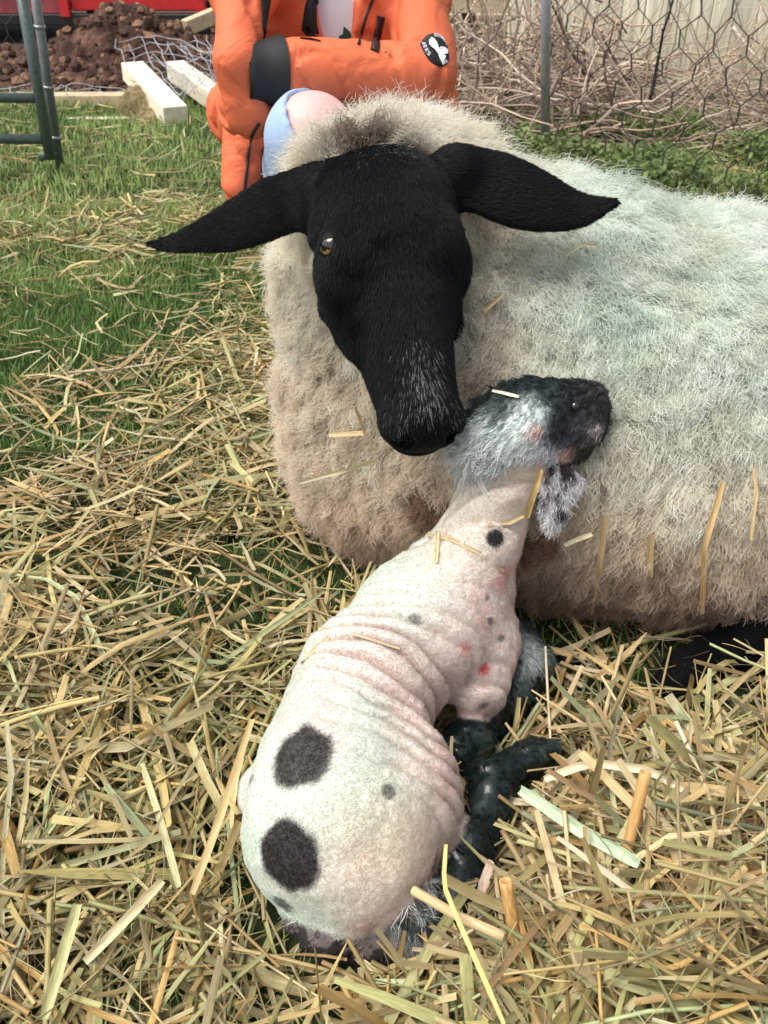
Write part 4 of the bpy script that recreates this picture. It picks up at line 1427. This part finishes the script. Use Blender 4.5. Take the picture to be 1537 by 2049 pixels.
mbd.raw(V, [(0, 1 + j, 1 + (j + 1) % nb_) for j in range(nb_)] + [(1 + j, 1 + nb_ + j, 1 + nb_ + (j + 1) % nb_, 1 + (j + 1) % nb_) for j in range(nb_)])
mbd.build('butterfly', M_white, badge)
STROKES = {'E': [(0, 0, 0, 1), (0, 1, .6, 1), (0, .5, .5, .5), (0, 0, .6, 0)], 'S': [(.6, 1, 0, 1), (0, 1, 0, .5), (0, .5, .6, .5), (.6, .5, .6, 0), (.6, 0, 0, 0)],
           'T': [(0, 1, .6, 1), (.3, 1, .3, 0)], 'M': [(0, 0, 0, 1), (0, 1, .3, .4), (.3, .4, .6, 1), (.6, 1, .6, 0)], 'X': [(0, 0, .6, 1), (0, 1, .6, 0)],
           'I': [(.3, 0, .3, 1)], 'B': [(0, 0, 0, 1), (0, 1, .5, 1), (.5, 1, .5, .55), (0, .5, .6, .5), (.6, .5, .6, 0), (.6, 0, 0, 0)], 'R': [(0, 0, 0, 1), (0, 1, .6, 1), (.6, 1, .6, .5), (.6, .5, 0, .5), (.2, .5, .6, 0)]}
for txt, a0, da in (('ESTMMXII', 96, -8.6), ('BEES', 190, 11.5), ('RS', 301, 11)):
    mbd = MB()
    for i, ch in enumerate(txt):
        th = math.radians(a0 + da * i); er_, et_ = (math.cos(th), math.sin(th)), (math.sin(th), -math.cos(th))
        if txt != 'ESTMMXII': et_ = (-et_[0], -et_[1]); er_s = -1
        else: er_s = 1
        for x0, y0, x1, y1 in STROKES[ch]:
            P2 = []
            for xx, yy in ((x0, y0), (x1, y1)):
                rr = .83 + er_s * (yy - .5) * .14
                P2.append((rr * er_[0] + (xx - .3) * .15 * et_[0], rr * er_[1] + (xx - .3) * .15 * et_[1]))
            d = unit(np.array(P2[1]) - np.array(P2[0])) * .014; nn = np.array([-d[1], d[0]])
            a, b = np.array(P2[0]) - d, np.array(P2[1]) + d
            mbd.raw([on_badge(*(q), .0036) for q in (a - nn, b - nn, b + nn, a + nn)], [(0, 1, 2, 3)])
    mbd.build('lettering', M_white, badge)

# shirt, trousers, shoes, hair
TS, V, F = body_of([(ell((-.087, 1.855, .70), (.160, .108, .31)), .03)], (-.30, 1.70, .36), (.12, 2.0, 1.04), .008,
                   lambda x, y, z: .010 * (fbm(x * 22 + z * 6, y * 12, z * 5, 2, 221) - .5))
shirt = npmesh('t_shirt', V, F, mat_plain('white_cotton', (.74, .75, .82), .8, .2, 600, .04), person)
V = []
for px, py in ((688, 52), (700, 62), (706, 78), (707, 92), (694, 92), (681, 86), (678, 72), (686, 68)):
    p, q = hit(px, py, [TS], .8); V.append(p + q * .0025)
mbd = MB(); mbd.raw(V, [tuple(range(8))]); mbd.build('shirt_print', mat_plain('dark_green_print', (.012, .075, .045), .6, 0, 60, .1), shirt)
tro = [(cone(hipR, kneeR, .086, .073), .02), (cone(hipL, kneeL, .086, .073), .02), (cone(kneeR, ankR, .070, .050), .02), (cone(kneeL, ankL, .070, .050), .02),
       (ell((-.09, 1.88, .36), (.17, .12, .12)), .03)]
TR, V, F = body_of(tro, (-.36, 1.32, .04), (.24, 2.06, .60), .006, lambda x, y, z: .008 * (fbm(x * 20, y * 20, z * 14, 2, 231) - .5),
                   [(ball(kneeR + np.array([.070, -.035, .060]), .108), .002)])
npmesh('trousers', V, F, mat_plain('pale_denim', (.34, .47, .68), .8, .3, 420, .12), person)
for a, nm in ((ankR, 'shoe'), (ankL, 'shoe')):
    _, V, F = body_of([(cone(a + [0, .03, -.05], a + [0, -.13, -.055], .040, .036), .02), (cone(a + [0, .02, -.04], a + [0, .02, .0], .045, .042), .02)],
                      a - [.08, .22, .10], a + [.08, .14, .08], .006)
    V[:, 2] = np.maximum(V[:, 2], .002)
    npmesh(nm, V, F, mat_plain('dark_rubber', (.03, .035, .03), .5, .2, 200, .2), person)
_, V, F = body_of([(ell((-.085, 1.855, 1.160), (.083, .092, .088)), .02), (cone((-.085, 1.92, 1.13), (-.085, 1.93, 1.0), .055, .05), .03)], (-.2, 1.7, .9), (.04, 2.05, 1.3), .007,
                  lambda x, y, z: .012 * (fbm(x * 60, y * 60, z * 8, 2, 241) - .5), [(ell((-.085, 1.74, 1.10), (.062, .06, .085)), .01)])
npmesh('hair', V, F, mat_plain('brown_hair', (.07, .045, .03), .5, .5, 150, .3), person)

# ================================================================== gate, pole and netting
M_green = mat_plain('green_grey_paint', (.085, .115, .11), .38, .25, 90, .25, spec=.5)
M_galv = mat_plain('galvanised_tube', (.44, .43, .47), .42, .2, 70, .18, metal=.5)
M_wire = mat_plain('netting_wire', (.10, .10, .10), .45, 0, 90, .3, metal=.4)
M_wirel = mat_plain('bright_wire', (.42, .42, .46), .4, 0, 90, .25, metal=.5)
A0, A1 = at(38, -40, Y=3.26), at(101, 318, Y=3.28)
gate = empty('metal_gate', A1)
tag(gate, 'dark green tubular metal gate with two rails, standing on the grass', 'gate')


def tube_part(name, pts, r, mat, parent, n=14):
    m = MB(); m.tube(pts, r, n); return m.build(name, mat, parent, True)


tube_part('upright', [A0, A0 * .5 + A1 * .5, A1], .019, M_green, gate)
for y0, f0 in ((187, None), (275, None)):
    t_ = (y0 + 40) / 358.0; p = A0 * (1 - t_) + A1 * t_
    tube_part('rail', [p - [.016, 0, 0], p - [.8, -.05, 0], p - [1.6, -.10, 0]], .0165, M_green, gate)
tube_part('upright', [A0 - [1.6, -.1, 0], A1 - [1.6, -.1, 0]], .019, M_green, gate)
post = empty('gate_post', at(123, 352, z=.0))
tag(post, 'slim grey steel post beside the gate\'s end, its foot in the grass', 'post')
B0, B1 = at(66, -40, Y=3.36), at(123, 352, z=-.02)
tube_part('tube', [B0, (B0 + B1) / 2, B1], .0165, mat_plain('grey_green_steel', (.13, .15, .15), .4, .25, 80, .25), post)
for y0 in (43, 160, 265):
    t_ = (y0 + 40) / 392.; p = B0 * (1 - t_) + B1 * t_; ax = unit(B1 - B0)
    tube_part('clip', [p - ax * .004, p + ax * .004], .0195, M_galv, post)
for y0 in (300, 318):
    t_ = (y0 + 40) / 392.; p = B0 * (1 - t_) + B1 * t_
    if y0 == 300: tube_part('hook', [p, p + [-.055, -.05, -.006]], .0145, M_green, post)


def hexnet(p00, pu, pv, nu, nv, r, mat, name, parent=None, jit=.08):
    """hexagonal wire netting over a patch: corner, side vectors, cells along each"""
    V, F, n = [], [], 0
    mb_ = MB(); cache = {}

    def node(i, j):
        if (i, j) not in cache:
            x = i * .5; y = j
            cache[i, j] = (x + rng.normal(0, jit * .5), y + rng.normal(0, jit * .4))
        return cache[i, j]
    def P3(q, off=0):
        u, v = q[0] / nu, q[1] / (nv * 1.5)
        b = .02 * math.sin(u * 9 + v * 4) + .012 * math.sin(v * 11)
        return p00 + pu * u + pv * v + np.array([0, b, 0])
    for row in range(nv + 1):
        for c in range(nu + 1):
            o = (row % 2)
            yb = row * 1.5
            # vertical twisted piece and the two slanting wires above it
            a = node(2 * c + o, yb); b = node(2 * c + o, yb + .75)
            l = node(2 * c + o - 1, yb + 1.5); rgt = node(2 * c + o + 1, yb + 1.5)
            mb_.tube([P3(a), P3(b)], r * 1.45, 4, False)
            mb_.tube([P3(b), P3(l)], r, 3, False); mb_.tube([P3(b), P3(rgt)], r, 3, False)
    return mb_.build(name, mat, parent, False)


gp0 = A1 * .12 + A0 * .88
hexnet(A1 + np.array([-1.55, .07, .02]), np.array([1.5, -.05, 0]), np.array([0, 0, .75]), 26, 12, .0008, M_wire, 'netting', gate)
pole = empty('metal_pole', at(1091, 326, z=0))
tag(pole, 'grey metal pole upright in the grass behind the ewe', 'pole')
q0, q1 = at(1091, 326, z=-.03), at(1093, -60, Y=3.52)
q1 = q0 + (q1 - q0) * 1.35
tube_part('tube', [q0, (q0 + q1) / 2, q1], .0185, M_galv, pole)
n0 = at(1094, 330, z=0.0); n1 = np.array([1.62, 2.05, .0])
net = hexnet(n0 + [0, .01, .01], n1 - n0, np.array([-.05, 0, 1.0]), 14, 11, .0021, mat_plain('dull_wire', (.07, .07, .06), .5, 0, 90, .3, metal=.3), 'wire_netting')
tag(net, 'hexagonal wire netting stretched out from the grey metal pole', 'wire netting')

# ================================================================== far side: board fence, deck, brushwood
def board_wall(name, x0, x1, y, h, bw, mat, parent, base, green):
    m, cols = MB(), []
    Vs_, Fs_ = [], []
    x = x0; n = 0
    while x < x1:
        b = bw * rng.uniform(.95, 1.05); t0 = rng.uniform(-.004, .004)
        m.box((x + b / 2, y + t0, h / 2 + .03), (b - .006, .018, h + rng.uniform(-.01, .01)), bev=.003)
        c = np.array(base) * rng.uniform(.82, 1.12)
        cols.append(np.tile(c, (len(m.V[-1]), 1))); x += b
    o = m.build(name, mat, parent)
    a = o.data.color_attributes.new('Col', 'FLOAT_COLOR', 'POINT')
    cc = np.ones((len(o.data.vertices), 4), np.float32); cc[:, :3] = np.concatenate(cols)
    a.data.foreach_set('color', cc.ravel())
    return o


M_board, n_, l_, b_ = nodes('weathered_board')
a_ = n_.new('ShaderNodeAttribute'); a_.attribute_name = 'Col'
tc = n_.new('ShaderNodeTexCoord'); mp = n_.new('ShaderNodeMapping'); mp.inputs['Scale'].default_value = (28, 28, 1.6)
nz = n_.new('ShaderNodeTexNoise'); nz.inputs['Scale'].default_value = 2.2; nz.inputs['Detail'].default_value = 7
l_.new(tc.outputs['Object'], mp.inputs[0]); l_.new(mp.outputs[0], nz.inputs['Vector'])
mr = n_.new('ShaderNodeMapRange'); mr.inputs[1].default_value = .3; mr.inputs[2].default_value = .7; mr.inputs[3].default_value = .7; mr.inputs[4].default_value = 1.2
l_.new(nz.outputs['Fac'], mr.inputs[0])
vm = n_.new('ShaderNodeVectorMath'); vm.operation = 'SCALE'; l_.new(a_.outputs['Color'], vm.inputs[0]); l_.new(mr.outputs[0], vm.inputs['Scale'])
nz2 = n_.new('ShaderNodeTexNoise'); nz2.inputs['Scale'].default_value = 2.0; nz2.inputs['Detail'].default_value = 4; l_.new(tc.outputs['Object'], nz2.inputs['Vector'])
sx_ = n_.new('ShaderNodeSeparateXYZ'); l_.new(tc.outputs['Object'], sx_.inputs[0])
ma = n_.new('ShaderNodeMath'); ma.operation = 'MULTIPLY_ADD'; ma.inputs[1].default_value = -1.8; ma.inputs[2].default_value = .80; l_.new(sx_.outputs['Z'], ma.inputs[0])
mm = n_.new('ShaderNodeMath'); mm.operation = 'MULTIPLY'; mm.use_clamp = True; l_.new(ma.outputs[0], mm.inputs[0]); l_.new(nz2.outputs['Fac'], mm.inputs[1])
mx = n_.new('ShaderNodeMix'); mx.data_type = 'RGBA'; l_.new(mm.outputs[0], mx.inputs['Factor']); l_.new(vm.outputs[0], mx.inputs[6]); mx.inputs[7].default_value = (.33, .34, .10, 1)
l_.new(mx.outputs[2], b_.inputs['Base Color']); b_.inputs['Roughness'].default_value = .8
fence = empty('wooden_fence', (1.8, 4.9, 0))
tag(fence, 'pale upright board fence with green algae behind the brushwood', 'fence')
board_wall('board_panel', .62, 4.0, 4.9, 1.55, .112, M_board, fence, (.92, .88, .68), None)
for zz in (.35, 1.25):
    m = MB(); m.box((2.3, 4.935, zz), (3.4, .04, .07)); o = m.build('rail', mat_plain('rail_wood', (.42, .35, .24), .8, .3, 60, .2), fence)
deck = empty('timber_deck', (.75, 6.0, 0))
tag(deck, 'low raised timber deck of pale boards at the end of the board fence', 'deck')
M_wood = mat_plain('pale_sawn_wood', (.70, .58, .38), .7, .3, 60, .14)
for i in range(4):
    m = MB(); m.box((.74, 6.0 - .012 * i, .36 + .10 * i), (1.2, .03, .094)); m.build('board', M_wood, deck)
for xx in (.2, .52, .9, 1.25):
    m = MB(); m.box((xx, 6.06, .16), (.09, .08, .32)); m.build('post', mat_plain('dark_post', (.10, .08, .065), .9, .4, 40, .3), deck)
m = MB(); m.box((.74, 6.6, .28), (1.2, .9, .03)); m.build('platform', M_wood, deck)

# brushwood heap: pale dead twigs
M_twig = mat_col('dead_twig', .85, .15, .4, 120, .001, .2)
def twigs(n, f, r0, r1, lmin, lmax, pal):
    V, C = [], []; S, K = 6, 4
    b, dirn, L = f(n); n = len(b)
    t = np.linspace(0, 1, S)
    wob = np.cumsum(rng.normal(0, .045, (n, S, 3)), 1); wob[:, 0] = 0
    path = b[:, None] + dirn[:, None] * (L[:, None, None] * t[None, :, None]) + wob * L[:, None, None]
    path[..., 2] = np.maximum(path[..., 2], .01)
    T = unit(np.gradient(path, axis=1)); A = unit(np.cross(T, rng.normal(size=(n, 1, 3)))); B = np.cross(T, A)
    r = rng.uniform(r0, r1, n)[:, None] * (1 - .6 * t)[None]
    an = np.arange(K) * 2 * PI / K
    V = path[:, :, None] + r[:, :, None, None] * (np.cos(an)[None, None, :, None] * A[:, :, None] + np.sin(an)[None, None, :, None] * B[:, :, None])
    f_ = np.array([(i * K + j, i * K + (j + 1) % K, (i + 1) * K + (j + 1) % K, (i + 1) * K + j) for i in range(S - 1) for j in range(K)])
    F = (f_[None] + (np.arange(n) * S * K)[:, None, None]).reshape(-1, 4)
    col = np.array(pal)[rng.integers(0, len(pal), n)] * rng.uniform(.7, 1.15, (n, 1))
    return V.reshape(-1, 3), F, np.repeat(col, S * K, 0)


TW = [(.60, .46, .36), (.48, .37, .31), (.72, .60, .48), (.36, .26, .21), (.58, .43, .30), (.26, .19, .16)]
def heap(n):
    x = rng.uniform(.25, 3.2, n); y = rng.uniform(3.75, 4.8, n)
    h = .30 * np.exp(-((y - 4.45) / .4) ** 2) * (.6 + .6 * vnoise(x * 2, y * 2, 0, 301)) + .02
    z = h * rng.random(n) ** .8 + .01
    th = rng.normal(0.1, .75, n) + PI * (rng.random(n) < .5); el = rng.normal(.05, .22, n)
    up = rng.random(n) < .26; el[up] = rng.uniform(.5, 1.4, up.sum())
    L = rng.uniform(.12, .6, n)
    return np.stack([x, y, z], 1), np.stack([np.cos(th) * np.cos(el), np.sin(th) * np.cos(el), np.sin(el)], 1), L
parts_ = [twigs(1250, heap, .0016, .0052, 0, 0, TW)]
def heap2(n):
    b, d, L = heap(n); b[:, 0] = rng.uniform(.2, 1.1, n); b[:, 2] += rng.random(n) * .18; return b, d, L
parts_.append(twigs(380, heap2, .003, .008, 0, 0, TW))
Vs, Fs, Cs, off = [], [], [], 0
for V, F, Cc in parts_:
    Vs.append(V); Fs.append(F + off); Cs.append(Cc); off += len(V)
tag(npmesh('brushwood', np.concatenate(Vs), np.concatenate(Fs), M_twig, None, np.concatenate(Cs)), 'heap of pale dead twigs and stems along the board fence', 'brushwood', kind='stuff')


def cane(label, pix, r, col, side=()):
    o_ = MB(); pts = [at(px, py, Y=Y) for px, py, Y in pix]
    tl = np.linspace(0, 1, 14); sg = np.linspace(0, 1, len(pts)); pts = np.array(pts)
    path = np.stack([np.interp(tl, sg, pts[:, i]) for i in range(3)], 1) + np.cumsum(rng.normal(0, .002, (14, 3)), 0)
    o_.tube(path, np.linspace(r, r * .5, 14), 7)
    for k in range(2, 13, 2):
        d = unit(rng.normal(size=3) + [0, -.3, .6]) * rng.uniform(.012, .03); o_.tube([path[k], path[k] + d * .6, path[k] + d], [r * .5, r * .35, r * .12], 5)
    o = o_.build('bramble_cane', mat_plain('cane_bark', col, .7, .3, 90, .3), None, True)
    return tag(o, label, 'bramble cane', 'bramble canes')


cane('thin dark cane slanting down behind the netting just right of the metal pole', [(1185, 185, 4.2), (1150, 110, 4.15), (1105, 10, 4.1), (1095, -20, 4.1)], .008, (.13, .10, .09))
cane('brown cane leaning in the brushwood, shorter than the two beside it', [(1278, 205, 4.1), (1250, 150, 4.1), (1206, 65, 4.05)], .009, (.12, .085, .07))
cane('blackish thorny cane standing tall and nearly upright behind the netting', [(1303, 200, 3.6), (1315, 130, 3.6), (1332, 50, 3.55), (1352, -30, 3.5)], .007, (.035, .03, .03))
cane('long pale cane crossing the brushwood to the left of the metal pole', [(905, 100, 4.5), (960, 70, 4.4), (1040, 35, 4.3)], .011, (.36, .28, .24))
cane('white bleached cane in front of the board fence, slanting to the right', [(1465, 55, 4.6), (1500, 100, 4.55), (1545, 135, 4.5)], .009, (.72, .66, .54))

# low weeds and ivy between the brushwood and the ewe
def weeds(n):
    x, y = rng.uniform(.1, 2.6, n), rng.uniform(2.5, 4.2, n)
    k = (fbm(x * 3, y * 3, 0, 2, 311) > .50 + .10 * rng.random(n)) & (np.abs(x) < .3 + .55 * y); x, y = x[k], y[k]; n = len(x)
    h = rng.random(n) * .09 * (.4 + 1.2 * fbm(x * 4, y * 4, 0, 2, 312))
    c = np.stack([x, y, gz(x, y) + .01 + h], 1); s = rng.uniform(.006, .017, n)
    nn = unit(np.array([0, -.2, 1.]) + rng.normal(0, .5, (n, 3))); a = unit(np.cross(nn, rng.normal(size=(n, 3)))); b = np.cross(nn, a)
    sh = [(-1, 0, 0), (-.45, .62, .1), (.25, .55, .12), (1, 0, -.12), (.25, -.55, .12), (-.45, -.62, .1)]
    V = np.stack([c + a * (u * s)[:, None] + b * (v * s)[:, None] + nn * (w_ * s)[:, None] for u, v, w_ in sh], 1).reshape(-1, 3)
    F = (np.array([(0, 1, 2, 3), (0, 3, 4, 5)])[None] + (np.arange(n) * 6)[:, None, None]).reshape(-1, 4)
    g = rng.random((n, 1)) * .7 + .3 * fbm(x * 5, y * 5, 0, 2, 313)[:, None]
    col = np.array([.05, .10, .03]) * (1 - g) + np.array([.27, .33, .11]) * g
    return V, F, np.repeat(col, 6, 0)
V, F, Cc = weeds(42000)
tag(npmesh('weeds', V, F, M_grass, None, Cc, False), 'low green weeds and clover in front of the brushwood', 'weeds', kind='stuff')

# ================================================================== far side left: soil, red trailer, posts
def hz(x, y):
    h = .31 * np.exp(-((x + 1.62) / .40) ** 2) + .09 * np.exp(-((x + 2.9) / .9) ** 2) + .11 * np.exp(-((x + .75) / .55) ** 2) + .10 * np.exp(-((x + 4.5) / 1.0) ** 2)
    rid = np.exp(-(np.maximum(5.95 - y, 0) / .52) ** 2) * np.exp(-(np.maximum(y - 6.1, 0) / .5) ** 2)
    e = h * rid
    n = .13 * (fbm(x * 4, y * 4, 0, 3, 401) - .5) + .11 * (fbm(x * 13, y * 13, 0, 3, 402) - .5) + .06 * (fbm(x * 38, y * 38, 0, 2, 403) - .5)
    return e + n * sstep(.015, .12, e) - .03 * sstep(.03, .0, e)
def mcol(V):
    n = fbm(V[:, 0] * 3, V[:, 1] * 3, V[:, 2] * 3, 3, 411)[:, None]; m = fbm(V[:, 0] * 20, V[:, 1] * 20, V[:, 2] * 20, 3, 412)[:, None]
    c = np.array([.060, .034, .027]) * (1 - n) + np.array([.105, .060, .047]) * n
    o = sstep(.56, .70, m) * .75
    lf = np.exp(-((V[:, 0:1] + 2.65) / .35) ** 2) * sstep(.4, .55, m)
    o = np.maximum(o * .6, lf)
    return (c * (1 - o) + np.array([.24, .135, .085]) * o) * (.75 + .5 * m)
M_soil = mat_col('clod_soil', .95, .08, .9, 60, .012, .3)
mound = grid_mesh('soil_heap', np.linspace(-4.6, .4, 330), np.linspace(4.9, 7.0, 150), hz, M_soil, mcol)
tag(mound, 'heap of dark brown dug earth with clods, in front of the red trailer', 'soil heap')
cV, cF, cC, co = [], [], [], 0
ico = unit(np.array([(a, b, 0) for a in (-1, 1) for b in (-1.618, 1.618)] + [(0, a, b) for a in (-1, 1) for b in (-1.618, 1.618)] + [(b, 0, a) for a in (-1, 1) for b in (-1.618, 1.618)]))
import bmesh
bm = bmesh.new()
for v in ico: bm.verts.new(v)
hull = bmesh.ops.convex_hull(bm, input=bm.verts)
bm.verts.ensure_lookup_table(); bm.verts.index_update()
icf = np.array([[v.index for v in f.verts] for f in bm.faces]); icv = np.array([v.co[:] for v in bm.verts]); bm.free()
for k in range(2200):
    x, y = rng.uniform(-3.8, -.2), rng.uniform(5.1, 6.2)
    z = float(hz(np.array([x]), np.array([y]))[0])
    if z < .02 and rng.random() < .7: continue
    s = .008 + .034 * rng.random() ** 4
    v = icv * s * rng.uniform(.55, 1.3, (12, 1)) * rng.uniform(.7, 1.2, 3) + [x, y, z + s * .3]
    cV.append(v); cF.append(icf + co); co += 12
    cC.append(np.tile((np.array([.085, .05, .038]) if rng.random() < .7 else np.array([.22, .13, .085])) * rng.uniform(.7, 1.3), (12, 1)))
tag(npmesh('clods', np.concatenate(cV), np.concatenate(cF), M_soil, mound, np.concatenate(cC), False), kind='stuff')
trailer = empty('farm_trailer', (-2.7, 7.6, 0))
tag(trailer, 'red steel trailer with scuffed panels behind the soil heap', 'trailer')
M_red = mat_plain('red_paint', (.62, .030, .035), .35, .15, 25, .15, spec=.5)
M_maroon = mat_plain('scuffed_red_paint', (.30, .060, .065), .6, .3, 12, .45)
M_chas = mat_plain('black_chassis', (.018, .017, .017), .6, .3, 60, .3)
m = MB(); m.box((-3.15, 7.32, .62), (1.55, .04, .84), bev=.01); m.build('side_panel', M_maroon, trailer)
m = MB(); m.box((-1.83, 7.34, .63), (.98, .04, .82), bev=.01); m.build('side_panel', M_red, trailer)
m = MB(); m.box((-4.6, 7.32, .62), (1.3, .04, .84), bev=.01); m.build('side_panel', M_red, trailer)
for xx in (-3.93, -2.36, -1.35):
    m = MB(); m.box((xx, 7.31, .63), (.07, .07, .90), bev=.008); m.build('stanchion', M_red, trailer)
m = MB(); m.box((-3.1, 7.34, .165), (3.6, .09, .075), bev=.008); m.build('chassis', M_chas, trailer)
m = MB(); m.box((-2.9, 8.0, .26), (3.9, 1.3, .05)); m.build('floor_plate', M_chas, trailer)
m = MB(); m.box((-1.12, 7.45, .24), (.22, .12, .07), bev=.01); m.tube([(-1.0, 7.45, .24), (-.8, 7.45, .24)], .03, 10); m.build('drawbar', M_red, trailer)
m = MB(); m.box((-1.16, 7.40, .335), (.18, .06, .05), bev=.01); m.build('number_plate', mat_plain('dirty_white', (.7, .7, .68), .5, 0, 50, .1), trailer)
for xx in (-4.0, -2.1):
    wv = MB(); th = np.linspace(0, 2 * PI, 33)
    wv.tube([(xx, 7.62, .22), (xx, 7.66, .22), (xx, 7.80, .22), (xx, 7.84, .22)], [.19, .22, .22, .19], 32); wh_ = wv.build('wheel', M_chas, trailer, True)
    wv = MB(); wv.tube([(xx, 7.60, .22), (xx, 7.64, .22)], .11, 24); wv.build('rim', mat_plain('grey_rim', (.4, .4, .4), .4, 0, 50, .1, metal=.5), wh_, True)


def beam(p0, p1, wd, ht, mat, name, label, cat, group=None, mb_extra=None):
    p0, p1 = np.asarray(p0, float), np.asarray(p1, float); ax = unit(p1 - p0)
    s_ = unit(np.cross(ax, [0, 0, 1.])); u_ = np.cross(s_, ax)
    m_ = MB(); m_.box((p0 + p1) / 2, (np.linalg.norm(p1 - p0), wd, ht), np.stack([ax, s_, u_]), bev=.004)
    return tag(m_.build(name, mat, None), label, cat, group)


M_new = mat_plain('fresh_sawn_timber', (.88, .80, .62), .65, .25, 40, .10)
M_old = mat_plain('brown_edged_timber', (.62, .48, .30), .7, .3, 40, .18)
beam(at(352, 232, Y=4.25) + [0, 0, .0], at(268, 150, Y=4.85) + [0, 0, .02], .115, .085, M_new, 'timber_post', 'short pale timber post end tilted on a clod of turf', 'timber post', 'timber posts lying about')
beam(at(480, 232, Y=4.35), at(352, 140, Y=5.05), .10, .09, M_new, 'timber_post', 'pale timber post running under the crouching person\'s elbow through tangled wire', 'timber post', 'timber posts lying about')
beam(at(-260, 205, Y=4.78), at(264, 203, Y=4.74), .10, .075, M_old, 'timber_beam', 'long timber beam lying flat along the foot of the soil heap', 'timber beam')
beam(at(-260, 240, Y=4.42), at(276, 240, Y=4.42), .05, .022, M_new, 'batten', 'thin pale batten lying in the grass in front of the long beam', 'batten')
beam(at(372, 240, Y=4.44), at(560, 244, Y=4.40), .06, .024, M_new, 'batten', 'short batten in the grass beside the person\'s orange jacket', 'batten')
beam(at(372, 55, Y=6.75), at(432, 30, Y=6.9), .09, .09, M_old, 'timber_offcut', 'pale offcut propped on the soil beside the trailer\'s drawbar', 'offcut')

# clod of turf under the tilted post
cl0 = at(318, 228, Y=4.42)
CF, V, F = body_of([(ell(cl0 + [-.02, .0, -.06], (.13, .12, .10)), .03), (ell(cl0 + [-.09, .12, .03], (.09, .11, .08)), .03), (ell(cl0 + [.06, -.06, -.11], (.14, .09, .05)), .03)],
                   cl0 - [.4, .4, .25], cl0 + [.4, .45, .3], .011, lambda x, y, z: .06 * (fbm(x * 16, y * 16, z * 16, 3, 421) - .5))
nn = fbm(V[:, 0] * 14, V[:, 1] * 14, V[:, 2] * 14, 3, 422)[:, None]
clod = npmesh('turf_clod', V, F, M_soil, None, np.array([.16, .11, .07]) * (1 - nn) + np.array([.34, .28, .15]) * nn)
tag(clod, 'ragged clod of dry turf and roots under the tilted post', 'turf clod')
P, N = scatter(V, F, 1500)
D = unit(N * .5 + np.array([-.2, -.5, -.8]) + rng.normal(0, .5, (len(P), 3)))
t = np.linspace(0, 1, 5)[None, :, None]
HP = P[:, None] + D[:, None] * t * rng.uniform(.03, .11, (len(P), 1, 1)) + np.array([0, 0, -1.]) * t ** 2 * .03 + np.cumsum(rng.normal(0, .004, (len(P), 5, 3)), 1)
hairs('roots', HP, .0014, np.array([.36, .28, .15]) * rng.uniform(.5, 1.3, (len(P), 1)), mat_col('dry_root', .8, .2), clod)

# tangled wire
mb_ = MB()
def wire(pix, r=.0022, wob=.006, n=12):
    pts = np.array([at(px, py, Y=Y) for px, py, Y in pix]); tl = np.linspace(0, 1, n); sg = np.linspace(0, 1, len(pts))
    p = np.stack([np.interp(tl, sg, pts[:, i]) for i in range(3)], 1)
    p[1:-1] = .5 * p[1:-1] + .25 * (p[:-2] + p[2:]) + rng.normal(0, wob, (n - 2, 3)); mb_.tube(p, r, 5)
for k in range(9):
    x0 = 232 + k * 26; y0 = 78 + 10 * math.sin(k * 1.7)
    wire([(x0, y0, 4.95), (x0 + 14, y0 + 40, 4.8), (x0 + 40, y0 + 80, 4.65), (x0 + 80, y0 + 118, 4.5)], .0026)
for k in range(8):
    y0 = 85 + k * 17
    wire([(238 + 8 * k, y0, 4.9), (310 + 6 * k, y0 - 16, 4.85), (390 + 4 * k, y0 + 6, 4.75), (470, y0 + 46, 4.6)], .0016)
for k in range(10):
    a_, b_2 = rng.uniform(300, 440), rng.uniform(95, 190)
    wire([(a_, b_2, 4.7), (a_ + rng.uniform(-40, 60), b_2 - 30, 4.75), (a_ + rng.uniform(20, 90), b_2 + 20, 4.6), (a_ + rng.uniform(0, 60), b_2 + 60, 4.5)], .0018, .012)
tag(mb_.build('wire_tangle', M_wirel, None, True), 'tangle of silvery fence wire sprawled over the timber posts', 'wire')
mb_ = MB()
for k in range(4):
    y0 = 172 + k * 9
    wire([(-120, y0 + 4, 4.72), (60, y0, 4.7), (180, y0 - 2, 4.72), (300, y0 + 10, 4.7)], .0016, .008, 20)
for x0 in (20, 133, 200, 262):
    wire([(x0, 172, 4.70), (x0, 196, 4.66), (x0 + 1, 214, 4.66)], .0018, .002, 6)
tag(mb_.build('fence_wire', M_wirel, None, True), 'flattened wire netting draped over the long timber beam', 'wire')
